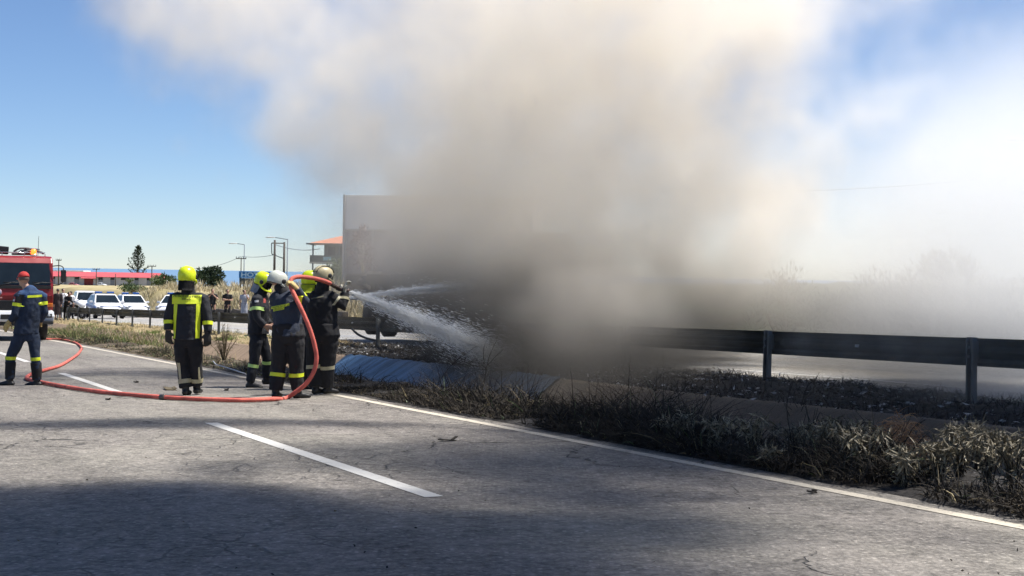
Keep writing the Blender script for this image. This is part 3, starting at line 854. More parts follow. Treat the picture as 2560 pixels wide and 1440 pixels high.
patch('shoulder_badge', bv, J(124, 578), J(146, 578), J(146, 560), J(124, 560), [M_WHITEC], root, 3, 2, off=0.009)
jac.data.materials.append(M_BLUESHADE)                     # sunlit shoulders and shaded cloth below painted as two blues
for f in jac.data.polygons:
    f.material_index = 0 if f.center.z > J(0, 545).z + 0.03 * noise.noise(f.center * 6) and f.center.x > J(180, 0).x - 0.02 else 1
# black sleeve cap, then sleeve bands in the shaded blue
ring_band('sleeve_cap', bv, lerp(j['sh_l'], j['el_l'], 0.30), j['el_l'] - j['sh_l'], [(-0.11, 0), (-0.05, 0), (0.0, 0), (0.035, 0)], [M_BLACKC], root, 0.003, rmax=0.13)
ring_band('sleeve', bv, lerp(j['sh_l'], j['el_l'], 0.85), j['el_l'] - j['sh_l'], [(-0.10, 0), (-0.05, 0), (0.0, 0), (0.04, 0)], [M_BLUESHADE], root, 0.003, rmax=0.13)
ring_band('sleeve', bv, lerp(j['el_l'], j['wr_l'], 0.45), j['wr_l'] - j['el_l'], [(-0.09, 0), (-0.05, 0), (0.0, 0), (0.06, 0)], [M_BLUESHADE], root, 0.003, rmax=0.13)
# cap
bm = bmesh.new(); fv = Vector(face).normalized(); uv_ = (Vector((0, 0, 1)) - fv * fv.z).normalized(); rv_ = fv.cross(uv_); hc = j['head']
R = Matrix((rv_, fv, uv_)).transposed()
q = ball(bm, hc + uv_ * 0.038 - fv * 0.012, (0.086, 0.106, 0.092), 24, 16, rot=R)
bmesh.ops.delete(bm, geom=[v for v in q if (v.co - hc).dot(uv_) < 0.022], context='VERTS')
bmesh.ops.solidify(bm, geom=bm.faces[:], thickness=0.004); cap = obj('cap', bm, M_REDC, root, smooth=True)
bm = bmesh.new(); loft(bm, [hc + fv * 0.06 + uv_ * 0.03, hc + fv * 0.10 + uv_ * 0.032, hc + fv * 0.15 + uv_ * 0.018], [(0.075, 0.005), (0.072, 0.005), (0.045, 0.004)], 16, ref=uv_); obj('peak', bm, M_REDC, cap)
bm = bmesh.new(); q = ball(bm, hc + uv_ * 0.012 - fv * 0.022, (0.080, 0.092, 0.07), 20, 14, rot=R)
bmesh.ops.delete(bm, geom=[v for v in q if (v.co - hc).dot(uv_) < -0.028 or (v.co - hc).dot(fv) > 0.02], context='VERTS'); obj('hair', bm, mat('grey_hair', (0.14, 0.10, 0.08), 0.7), root, smooth=True)

# -- firefighter seen from the back, walking away in full turnout coat
b, J = frame_of((467, 988), 3.79, 380, 640)
root, j, jac, tro, body = build_person('person', 'firefighter walking away alone in a black coat striped with broad yellow bands', b, dict(
    pelvis=J(330, 770), chest=J(335, 408), neck=J(325, 320), head=J(317, 215),
    sh_l=J(206, 392), el_l=J(146, 590, -0.02), wr_l=J(152, 708, -0.05), hd_l=(0.05, 0.0, -1), sh_r=J(462, 392), el_r=J(518, 588, -0.02), wr_r=J(524, 722, -0.05), hd_r=(0.02, 0, -1),
    hip_l=J(270, 830), knee_l=J(285, 1035, 0.02), ank_l=J(318, 1262, 0.0), hip_r=J(398, 830), knee_r=J(408, 1030, 0.03), ank_r=J(410, 1250, 0.10)),
    (0.1, 1, 0), (0.05, 1, 0), dict(jacket=M_NAVY, trousers=M_BLACKC), bulk=1.06, glove=M_GLOVEB, seed=2.0, hem=0.03, legbulk=1.10, hs=1.42, collar=M_BLACKC, curl=(0.8, 0.8), palm={'l': (0.5, 1, 0), 'r': (-0.5, 1, 0)})
bv = bvh_of(jac); bt = bvh_of(tro)
helmet(root, J(315, 188), (0.12, 1, -0.02), M_FLUOH, M_BLACKC, cut=-0.55, r=(0.128, 0.15, 0.138))
patch('back_panel', bv, J(190, 455), J(466, 448), J(468, 365), J(192, 370), FM, root, 14, 8, off=0.008, strips=lambda s, t: 1 if 0.1 < t < 0.14 or 0.24 < t < 0.27 else 0)
cloth_text('lettering', bv, 'ΠΥΡΟΣΒΕΣΤΙΚΟ', J(328, 381), (1, 0, 0), (0, 0, 1), 0.365, 0.028, M_TEXT, root, off=0.013)
cloth_text('lettering', bv, 'ΣΩΜΑ', J(330, 405), (1, 0, 0), (0, 0, 1), 0.13, 0.028, M_TEXT, root, off=0.013)
VB = lambda s, t: 1 if 0.36 < s < 0.64 else 0
patch('back_stripe', bv, J(196, 780), J(228, 780), J(246, 455), J(208, 455), FM, root, 5, 14, off=0.007, strips=VB)
patch('back_stripe', bv, J(420, 775), J(452, 775), J(460, 450), J(424, 450), FM, root, 5, 14, off=0.007, strips=VB)
ring_band('hem_band', bv, J(325, 792), (0, 0, 1), [(-0.030, 0), (-0.010, 1), (0.008, 0), (0.028, 0)], FM, root)
for s in 'lr':
    ring_band('reflective_band', bv, lerp(j['el_' + s], j['wr_' + s], 0.32), j['wr_' + s] - j['el_' + s], BAND, FM, root, rmax=0.14)
    ring_band('ankle_band', bt, lerp(j['knee_' + s], j['ank_' + s], 0.66), j['ank_' + s] - j['knee_' + s], [(-0.03, 0), (0, 0), (0.03, 0)], TM, root, rmax=0.14)
k1, k2 = j['knee_l'], j['ank_l']
patch('leg_stripe', bt, J(268, 1190), J(290, 1190), J(272, 1010), J(240, 1010), TM, root, 3, 8)
patch('leg_stripe', bt, J(440, 1170), J(458, 1170), J(452, 1050), J(440, 1050), TM, root, 3, 6)

# -- firefighter with a yellow helmet in profile
b, J = frame_of((640, 968), 3.79, 560, 640)
root, j, jac, tro, body = build_person('person', 'firefighter in a yellow helmet standing in profile behind the hose carrier', b, dict(
    pelvis=J(316, 735), chest=J(326, 405), neck=J(340, 325), head=J(362, 258),
    sh_r=J(318, 402, -0.15), el_r=J(322, 585, -0.21), wr_r=J(398, 655, -0.20), hd_r=(1, 0.15, -0.25), sh_l=J(345, 402, 0.17), el_l=J(360, 590, 0.2), wr_l=J(425, 652, 0.03), hd_l=(1, -0.4, -0.2),
    hip_r=J(308, 790, -0.09), knee_r=J(285, 1015, -0.08), ank_r=J(258, 1200, -0.09), toe_r=(1, -0.1, 0), hip_l=J(345, 790, 0.10), knee_l=J(392, 985, 0.10), ank_l=J(385, 1168, 0.16), toe_l=(1, 0.3, 0)),
    (0.92, -0.30, -0.25), (1, -0.12, 0), dict(jacket=M_NAVY, trousers=M_NAVY), bulk=1.0, glove=M_SKIN, seed=3.0, hem=0.0, hs=1.1, collar=M_NAVY, curl=(0.6, 0.6), palm={'l': (0, -1, 0.2), 'r': (0, 1, 0.2)}, legbulk=0.98)
bv = bvh_of(jac); bt = bvh_of(tro)
helmet(root, J(360, 235), (0.90, -0.32, -0.30), M_FLUOH, M_ALU, cut=-0.45, r=(0.13, 0.155, 0.14), cut_front=0.1, loops=1)
ring_band('reflective_band', bv, lerp(j['sh_r'], j['el_r'], 0.52), j['el_r'] - j['sh_r'], BAND, [mat('lime_band', (0.50, 0.72, 0.22), 0.5), M_WHITEC], root, rmax=0.14)
for s in 'lr': ring_band('reflective_band', bt, lerp(j['knee_' + s], j['ank_' + s], 0.12), j['ank_' + s] - j['knee_' + s], BAND, [bpy.data.materials['lime_band'], M_WHITEC], root, rmax=0.14)
patch('arm_flag', bv, J(302, 436), J(340, 434), J(340, 413), J(302, 415), [M_WHITEC], root, 3, 3)
patch('chest_badge', bv, J(376, 440), J(394, 440), J(392, 396), J(374, 396), [mat('badge_dull_red', (0.4, 0.07, 0.06), 0.7)], root, 3, 3)
patch('pocket_label', bv, J(228, 446), J(262, 446), J(262, 428), J(228, 428), [M_TAN], root, 3, 2)

# -- firefighter in a grey helmet carrying the hose on the shoulder
b, J = frame_of((720, 996), 3.79, 560, 640)
root, j, jac, tro, body = build_person('person', 'firefighter in a grey helmet seen from behind, lifting the red hose at the shoulder', b, dict(
    pelvis=J(602, 745), chest=J(572, 400, 0.05), neck=J(520, 315, 0.10), head=J(488, 262, 0.12),
    sh_l=J(462, 395, 0.06), el_l=J(462, 580, 0.20), wr_l=J(530, 650, 0.36), hd_l=(0.4, 1, 0), sh_r=J(690, 385, 0.0), el_r=J(762, 425, -0.06), wr_r=J(690, 302, -0.16), hd_r=(-0.72, -0.2, 0.75),
    hip_l=J(530, 800), knee_l=J(508, 1065, 0.03), ank_l=J(488, 1290, 0.0), toe_l=(0.2, 1, 0), hip_r=J(665, 800), knee_r=J(680, 1065, 0.04), ank_r=J(690, 1290, 0.06), toe_r=(0.85, 0.6, 0)),
    (-0.25, 0.9, -0.25), (0.1, 1, 0), dict(jacket=M_NAVY2, trousers=M_BLACKC), bulk=1.09, glove=M_GLOVEY, seed=4.0, hem=0.02, hs=1.25, collar=M_BLACKC, curl=(0.7, 1.25), palm={'l': (1, 0, 0), 'r': (-0.6, 0.3, -0.7)}, legbulk=1.2)
bv = bvh_of(jac); bt = bvh_of(tro)
helmet(root, J(480, 232, 0.10), (0.75, 0.55, -0.25), M_HGREY, None, cut=-0.40, r=(0.125, 0.15, 0.128))
patch('back_label', bv, J(432, 505), J(618, 468), J(620, 446), J(434, 483), [M_FLUO], root, 10, 4, off=0.008)
patch('back_label', bv, J(460, 526), J(572, 502), J(572, 480), J(460, 504), [M_FLUO], root, 8, 4, off=0.009)
dr = (J(618, 468) - J(432, 505)).normalized()
cloth_text('lettering', bv, 'ΠΥΡΟΣΒΕΣΤΙΚΟ ΣΩΜΑ', J(527, 475), dr, (0, 0, 1), 0.255, 0.020, M_TEXT, root, off=0.013)
cloth_text('lettering', bv, 'ΕΘΕΛΟΝΤΗΣ', J(517, 503), dr, (0, 0, 1), 0.145, 0.020, M_TEXT, root, off=0.014)
for s in 'lr': ring_band('reflective_band', bt, lerp(j['knee_' + s], j['ank_' + s], 0.27), j['ank_' + s] - j['knee_' + s], BAND, FM, root, rmax=0.14)
ring_band('reflective_band', bv, lerp(j['sh_r'], j['el_r'], 0.75), j['el_r'] - j['sh_r'], [(-0.035, 0), (-0.01, 1), (0.012, 0), (0.035, 0)], FM, root, rmax=0.15)
HOSE_HAND = b + J(645, 250, -0.10)

# -- firefighter half hidden behind the nozzle man
b, J = frame_of((778, 974), 3.79, 560, 640)
root, j, jac, tro, body = build_person('person', 'firefighter in a yellow helmet half hidden between the hose carrier and the nozzle man', b, dict(
    pelvis=J(800, 740), chest=J(810, 410), neck=J(806, 320), head=J(805, 255),
    sh_l=J(770, 400, 0.12), el_l=J(820, 560, 0.25), wr_l=J(900, 470, 0.2), sh_r=J(840, 400, -0.08), el_r=J(865, 560, -0.10), wr_r=J(940, 480, 0.0),
    hip_l=J(765, 800), knee_l=J(760, 1040), ank_l=J(755, 1235), hip_r=J(850, 800), knee_r=J(858, 1040), ank_r=J(850, 1235)),
    (0.8, 0.6, 0), (0.8, 0.5, 0), dict(jacket=M_NAVY, trousers=M_BLACKC), bulk=0.95, glove=M_GLOVEB, seed=5.0, hem=0.02, collar=M_BLACKC)
helmet(root, J(802, 222), (0.8, 0.6, 0), M_FLUOH, M_FLUO, cut=-0.5, r=(0.125, 0.15, 0.135))

# -- nozzle man
b, J = frame_of((805, 988), 3.79, 560, 640)
root, j, jac, tro, body = build_person('person', 'firefighter in a tan helmet aiming the hose nozzle at the smoke', b, dict(
    pelvis=J(930, 735), chest=J(912, 400), neck=J(918, 300), head=J(925, 222),
    sh_l=J(812, 388, 0.04), el_l=J(900, 560, 0.26), wr_l=J(1060, 400, 0.20), hd_l=(0.6, 0.2, 0.7), sh_r=J(1015, 388, -0.04), el_r=J(1122, 468, -0.06), wr_r=J(1128, 345, 0.0), hd_r=(0.05, 0.15, 1),
    hip_l=J(870, 800), knee_l=J(852, 1040, 0.02), ank_l=J(868, 1250, 0.0), toe_l=(0.4, 1, 0), hip_r=J(982, 800), knee_r=J(962, 1040, 0.03), ank_r=J(968, 1252, 0.08), toe_r=(0.8, 0.6, 0)),
    (0.75, 0.62, -0.05), (0.30, 1, 0), dict(jacket=M_BLACKC, trousers=M_BLACKC), bulk=1.15, glove=M_GLOVEL, seed=6.0, hem=0.06, hs=1.25, collar=M_BLACKC, curl=(1.2, 0.9), palm={'l': (0.7, 0, -0.7), 'r': (1, 0, 0)}, legbulk=1.25)
bv = bvh_of(jac); bt = bvh_of(tro)
hm = helmet(root, J(922, 180), (0.75, 0.62, -0.05), M_HTAN, None, cut=-0.35, r=(0.125, 0.155, 0.125))
for a in (-0.5, 0.0, 0.5):                             # dark and pale bands over the crown
    bm = bmesh.new(); fw = Vector((0.75, 0.62, 0)).normalized(); sd_ = Vector((fw.y, -fw.x, 0)); cc = J(922, 180)
    pts = [cc + fw * (cos(t) * 0.157) + Vector((0, 0, 1)) * (sin(t) * 0.131) + sd_ * (a * 0.10) * 1.0 for t in [0.25 + 2.6 * i / 14 for i in range(15)]]
    if a: pts = [cc + (p - cc) * Vector((1, 1, 1)).x * 0.94 for p in pts]
    loft(bm, pts, (0.016, 0.004), 8); obj('helmet_strap', bm, M_BLKP if a else M_TAN, hm)
ring_band('reflective_band', bv, lerp(j['el_r'], j['wr_r'], 0.55), j['wr_r'] - j['el_r'], [(-0.02, 0), (0, 0), (0.02, 0)], TM, root, rmax=0.14)
patch('sleeve_stripe', bv, J(1022, 462), J(1046, 462), J(1104, 385), J(1082, 372), TM, root, 3, 8, off=0.01)
for s in 'lr': ring_band('reflective_band', bt, lerp(j['knee_' + s], j['ank_' + s], 0.05), j['ank_' + s] - j['knee_' + s], [(-0.026, 0), (0, 0), (0.026, 0)], TM, root, rmax=0.15)
patch('back_label', bv, J(820, 412), J(940, 385), J(940, 372), J(820, 398), [mat('label_faded', (0.10, 0.095, 0.06), 0.8)], root, 8, 2)
NOZ = b + J(1165, 335, 0.02); NOZ_IN = b + J(1060, 300, 0.05)
NB = b; NJ = J

# ================================================================== HOSE, NOZZLE, WATER
M_HOSE = mat('hose_red', (0.54, 0.115, 0.085), 0.8, 0, 0.36, 6, 0.4, 60, detail=8)
M_HOSED = mat('hose_dark_sleeve', (0.045, 0.028, 0.024), 0.6)
def gp(px, py, r=0.035): return G(px, py, 0.0) + Vector((0, 0, r))
hb, HJ = frame_of((720, 996), 3.79, 560, 640)
def hj(x, y, d): return hb + HJ(x, y, d)
pth = [gp(60, 848), gp(110, 850), gp(150, 851), gp(185, 858), gp(203, 871), gp(197, 886), gp(180, 900), gp(150, 918), gp(118, 928), gp(84, 938), gp(66, 950), gp(92, 958), gp(150, 970), gp(240, 984),
       gp(340, 994), gp(430, 1001), gp(520, 1005), gp(610, 1007), gp(680, 1004), hj(600, 1340, -0.18), hj(700, 1275, -0.2), hj(800, 1190, -0.22), hj(868, 1080, -0.24), hj(893, 960, -0.25), hj(876, 840, -0.26),
       hj(835, 700, -0.27), hj(780, 570, -0.26), hj(722, 455, -0.24), hj(662, 345, -0.20), hj(628, 268, -0.16), hj(636, 215, -0.10), hj(690, 195, -0.02), hj(770, 200, 0.06), hj(860, 215, 0.16), hj(950, 245, 0.24), hj(1030, 285, 0.34), NOZ_IN]
pth[-2] = lerp(pth[-3], NOZ_IN, 0.55)
sp_ = smoothpath(pth, 8)
bm = bmesh.new()
hp_ = sp_[:-14]; loft(bm, hp_, [0.030 * (1 + 0.07 * noise.noise(Vector((i * 0.33, 0, 0)))) for i in range(len(hp_))], 12)
hose = obj('fire_hose', bm, M_HOSE); tag(hose, 'red fire hose running from the fire engine over the road to the nozzle', 'hose')
for i_ in (34, 118):                                   # couplings between the hose lengths
    a_, b__ = sp_[i_], sp_[i_ + 1]; dd_ = (b__ - a_).normalized()
    bm = bmesh.new(); loft(bm, [a_ - dd_ * 0.05, a_ - dd_ * 0.048, a_ + dd_ * 0.0, a_ + dd_ * 0.002, a_ + dd_ * 0.048, a_ + dd_ * 0.05], [0.032, 0.040, 0.040, 0.044, 0.044, 0.033], 14)
    obj('coupling', bm, mat('coupling_metal', (0.10, 0.085, 0.075), 0.45, 0.5), hose)
bm = bmesh.new(); loft(bm, sp_[-15:], [0.031] * 15, 12); obj('hose_end', bm, M_HOSED, hose)
noz = thing('nozzle', 'dark nozzle with a pale grip in the hands of the tan helmeted firefighter', 'nozzle', tuple(NOZ_IN))
dn = NOZ - NOZ_IN
bm = bmesh.new(); loft(bm, [dn * -0.1, dn * 0.25, dn * 0.3, dn * 0.7, dn * 0.72, dn * 1.0], [0.036, 0.036, 0.028, 0.028, 0.04, 0.046], 14); obj('barrel', bm, mat('nozzle_brown', (0.07, 0.04, 0.03), 0.45), noz)
bm = bmesh.new(); loft(bm, [dn * 0.35, dn * 0.35 + Vector((-0.01, 0, 0.07))], [0.02, 0.018], 10); obj('handle', bm, M_GLOVEL, noz)
bm = bmesh.new(); loft(bm, [dn * 0.45, dn * 0.42 + Vector((0, 0, -0.11))], [0.017, 0.02], 10); obj('grip', bm, M_BLKP, noz)

# ================================================================== VEHICLES
def panel(bm, pts, t=0.02, mi=0):
    """thin solid plate from a polygon (thickness along its normal)"""
    P = [Vector(p) for p in pts]; n = Vector((0, 0, 0))
    for a, b_ in zip(P, P[1:] + P[:1]): n += a.cross(b_)
    n.normalize(); A = [bm.verts.new(p) for p in P]; B = [bm.verts.new(p + n * t) for p in P]; k = len(P)
    fs = [bm.faces.new(list(reversed(A))), bm.faces.new(B)]
    for i in range(k): fs.append(bm.faces.new((A[i], A[(i + 1) % k], B[(i + 1) % k], B[i])))
    for f in fs: f.material_index = mi
def disc(bm, c, r, n=(0, -1, 0), t=0.02, seg=24, mi=0):
    c = Vector(c); n = Vector(n).normalized(); loft(bm, [c, c + n * t], r, seg, mi=mi)
M_TYRE = mat('tyre_rubber', (0.014, 0.014, 0.015), 0.75, 0, 0.3, 14, 0.3, 50)
M_RIM = mat('wheel_steel', (0.32, 0.32, 0.33), 0.4, 0.7, 0.15, 10)
M_GLASS = mat('vehicle_glass', (0.012, 0.018, 0.022), 0.06, 0, 0.2, 2)
M_TRED = mat('fire_engine_red', (0.23, 0.014, 0.016), 0.35, 0, 0.1, 3)
M_TWHITE = mat('vehicle_white', (0.74, 0.75, 0.76), 0.32, 0, 0.05, 3)
M_CHROME = mat('chrome', (0.6, 0.6, 0.6), 0.2, 0.9, 0.1, 8)
M_ORANGE = mat('indicator_orange', (0.55, 0.14, 0.02), 0.3)
M_LAMPG = mat('headlamp_glass', (0.32, 0.34, 0.36), 0.12)
M_BLUEP = mat('police_blue', (0.02, 0.11, 0.42), 0.35)
M_BEACON = mat('beacon_lit', (0.8, 0.12, 0.02), 0.3, emit=(1.0, 0.16, 0.02), estr=2.2)
def wheel(parent, c, r, wd, axis=Vector((1, 0, 0)), rim=None):
    bm = bmesh.new(); c = Vector(c); a = axis.normalized()
    loft(bm, [c - a * wd / 2, c - a * wd * 0.42, c + a * wd * 0.42, c + a * wd / 2], [r * 0.93, r, r, r * 0.93], 28)
    w_ = obj('wheel', bm, M_TYRE, parent)
    bm = bmesh.new()
    for s in (-1, 1):
        loft(bm, [c + a * (s * wd * 0.40), c + a * (s * (wd / 2 + 0.008))], [r * 0.6, r * 0.56], 20)
    obj('rim', bm, rim or M_RIM, w_)
    return w_

# ---- fire engine, its cab front turned almost square to the camera
pw = G(118, 850); uW, nW = UN(pw.x, pw.y)
TU, TN = uW - 1.25, nW - 1.20
ft = thing('fire_engine', 'red and white fire engine parked at the road edge with an orange beacon lit', 'fire engine', tuple(W(TU, TN)), ANG)
tl = lambda bm, nm, m, **k: obj(nm, bm, m, ft, **k)
bm = bmesh.new()                                        # cab shell: stations from the front backwards, slightly raked and rounded
for (z0, z1, y0, y1, hw) in ((1.34, 1.78, 0.0, 0.05, 1.23),):
    pass
prof = [(0.02, 1.34), (0.0, 1.50), (0.04, 1.78), (0.26, 2.58), (0.40, 2.74), (0.62, 2.80), (2.05, 2.82), (2.10, 1.0), (0.10, 1.0)]
prism(bm, prof, -1.235, 1.235, 0)
fix(bm); bmesh.ops.bevel(bm, geom=[e for e in bm.edges if e.calc_face_angle(0) > 0.9], offset=0.06, segments=3, affect='EDGES', profile=0.6)
cab = tl(bm, 'cab', M_TRED)
bm = bmesh.new(); panel(bm, [(-1.14, 0.045, 1.84), (1.14, 0.045, 1.84), (1.11, 0.25, 2.57), (-1.11, 0.25, 2.57)], 0.012); tl(bm, 'windscreen', M_GLASS)
bm = bmesh.new(); box(bm, (0, 0.02, 1.775), (2.3, 0.05, 0.11), bev=0.01); tl(bm, 'cowl', M_BLKP)
for sx in (-0.55, 0.35):
    bm = bmesh.new(); loft(bm, [(sx, -0.02, 1.80), (sx + 0.55, 0.03, 1.95)], 0.012, 6); loft(bm, [(sx + 0.2, 0.015, 1.93), (sx + 0.85, 0.03, 1.93)], 0.012, 6); tl(bm, 'wiper', M_BLKP)
bm = bmesh.new(); box(bm, (0, -0.012, 1.18), (2.1, 0.06, 0.32), bev=0.015)
for k in range(5): box(bm, (0, -0.047, 1.06 + k * 0.06), (1.9, 0.014, 0.022))
tl(bm, 'grille', M_BLKP)
bm = bmesh.new(); prism(bm, [(-0.14, 0.66), (-0.17, 0.82), (-0.12, 1.0), (0.16, 1.02), (0.16, 0.60)], -1.24, 1.24, 0); fix(bm)
bmesh.ops.bevel(bm, geom=[e for e in bm.edges if e.calc_face_angle(0) > 0.9], offset=0.035, segments=2, affect='EDGES')
bump_ = tl(bm, 'bumper', M_TWHITE)
bm = bmesh.new(); box(bm, (0, -0.165, 0.80), (0.9, 0.03, 0.16), bev=0.01); obj('bumper_slot', bm, M_BLKP, bump_)
for s in (-1, 1):
    bm = bmesh.new(); box(bm, (s * 0.98, -0.17, 0.84), (0.38, 0.05, 0.13), bev=0.02); h_ = tl(bm, 'headlight', M_BLKP)
    for q in (-0.09, 0.09):
        bm = bmesh.new(); disc(bm, (s * 0.98 + q, -0.19, 0.84), 0.05, (0, -1, 0), 0.012); obj('lens', bm, M_LAMPG, h_)
    bm = bmesh.new(); box(bm, (s * 1.08, -0.02, 1.19), (0.26, 0.08, 0.13), bev=0.02); tl(bm, 'indicator', M_ORANGE)
    bm = bmesh.new(); loft(bm, smoothpath([(s * 1.2, 0.16, 2.48), (s * 1.42, 0.05, 2.50), (s * 1.53, 0.02, 2.44), (s * 1.54, 0.02, 2.28)], 4), 0.017, 8)
    loft(bm, [(s * 1.2, 0.10, 1.84), (s * 1.40, 0.04, 1.86), (s * 1.53, 0.02, 1.95), (s * 1.54, 0.02, 2.02)], 0.017, 8); mi_ = tl(bm, 'mirror_arm', M_BLKP)
    bm = bmesh.new(); box(bm, (s * 1.54, 0.0, 2.16), (0.17, 0.10, 0.40), bev=0.03); obj('mirror', bm, M_BLKP, mi_)
    bm = bmesh.new(); panel(bm, [(s * 1.238, 0.4, 1.86), (s * 1.238, 1.5, 1.86), (s * 1.225, 1.5, 2.5), (s * 1.225, 0.55, 2.5)], 0.012 * (1)); tl(bm, 'side_window', M_GLASS)
    bm = bmesh.new(); box(bm, (s * 1.0, 0.4, 0.62), (0.4, 1.5, 0.1), bev=0.02); tl(bm, 'mudguard', M_BLKP)
    wheel(ft, (s * 1.0, 1.25, 0.50), 0.50, 0.32); wheel(ft, (s * 0.98, 5.3, 0.50), 0.50, 0.42)
    bm = bmesh.new(); box(bm, (s * 1.13, -0.06, 0.56), (0.16, 0.1, 0.12), bev=0.01); tl(bm, 'step', M_CHROME)
# fire service seal on the red panel: rings and a plate
ex = -0.52
bm = bmesh.new(); disc(bm, (ex, -0.005, 1.60), 0.125, (0, -1, 0), 0.012, 28); sl = tl(bm, 'seal', mat('seal_ring', (0.26, 0.17, 0.20), 0.7))
bm = bmesh.new(); disc(bm, (ex, -0.018, 1.60), 0.085, (0, -1, 0), 0.008, 24); obj('seal_field', bm, mat('seal_blue', (0.13, 0.20, 0.32), 0.7), sl)
bm = bmesh.new(); box(bm, (ex, -0.028, 1.60), (0.03, 0.006, 0.12)); box(bm, (ex, -0.031, 1.61), (0.11, 0.006, 0.028)); obj('seal_cross', bm, mat('seal_pale', (0.34, 0.36, 0.42), 0.7), sl)
bm = bmesh.new(); box(bm, (ex, -0.006, 1.425), (0.26, 0.016, 0.035)); tl(bm, 'badge_bar', mat('badge_pink', (0.55, 0.30, 0.28), 0.5))
bm = bmesh.new(); box(bm, (0, 4.6, 1.75), (2.46, 4.9, 1.9), bev=0.04); body_ = tl(bm, 'body', M_TRED)
bm = bmesh.new(); box(bm, (0, 4.6, 0.86), (2.40, 4.9, 0.2)); box(bm, (0, 3.5, 0.6), (0.9, 7.0, 0.2)); tl(bm, 'chassis', M_BLKP)
for s in (-1, 1):
    for k in range(3):
        bm = bmesh.new(); box(bm, (s * 1.236, 3.0 + k * 1.55, 1.75), (0.02, 1.4, 1.5), bev=0.005); obj('shutter', bm, M_CHROME, body_)
# roof: rail, beacon, monitor box, hose coils
bm = bmesh.new()
for s in (-1, 1): loft(bm, [(s * 1.02, 0.66, 2.92), (s * 1.02, 2.0, 2.92)], 0.015, 6)
loft(bm, [(-1.02, 0.66, 2.92), (1.02, 0.66, 2.92)], 0.015, 6)
for sx in (-1.02, -0.35, 0.35, 1.02): loft(bm, [(sx, 0.66, 2.80), (sx, 0.66, 2.92)], 0.013, 6)
tl(bm, 'roof_rail', M_CHROME)
bm = bmesh.new(); loft(bm, [(0.66, 0.70, 2.82), (0.66, 0.70, 2.86)], 0.11, 16); bc = tl(bm, 'beacon_base', M_CHROME)
bm = bmesh.new(); loft(bm, [(0.66, 0.70, 2.86), (0.66, 0.70, 2.98), (0.66, 0.70, 3.04)], [0.095, 0.09, 0.06], 18); obj('beacon', bm, M_BEACON, bc)
bm = bmesh.new(); loft(bm, [(-0.66, 0.70, 2.82), (-0.66, 0.70, 2.86)], 0.11, 16); tl(bm, 'beacon_base', M_CHROME)
bm = bmesh.new(); box(bm, (-0.42, 1.2, 3.0), (0.62, 0.5, 0.26), Matrix.Rotation(0.08, 3, 'Y'), 0.03); tl(bm, 'equipment_box', M_BLKP)
bm = bmesh.new()
for k in range(4):
    loft(bm, [(0.35 + 0.32 * cos(t) * (1 - 0.1 * k) + 0.1 * k, 1.2 + 0.4 * sin(t), 2.87 + 0.055 * k) for t in [2 * pi * i / 20 for i in range(21)]], 0.035, 8)
loft(bm, smoothpath([(0.05, 0.9, 2.95), (0.2, 0.8, 3.05), (0.5, 0.85, 3.06), (0.9, 0.9, 2.95), (1.0, 1.0, 2.9)], 4), 0.035, 8)
tl(bm, 'hose_coil', mat('hose_grey', (0.12, 0.12, 0.12), 0.7))
bm = bmesh.new(); loft(bm, [(0.9, 1.6, 2.82), (0.92, 1.6, 3.5)], 0.008, 5); tl(bm, 'aerial', M_BLKP)
bm = bmesh.new(); loft(bm, [(-0.35, 1.6, 2.82), (-0.36, 1.6, 3.5)], 0.008, 5); tl(bm, 'aerial', M_BLKP)

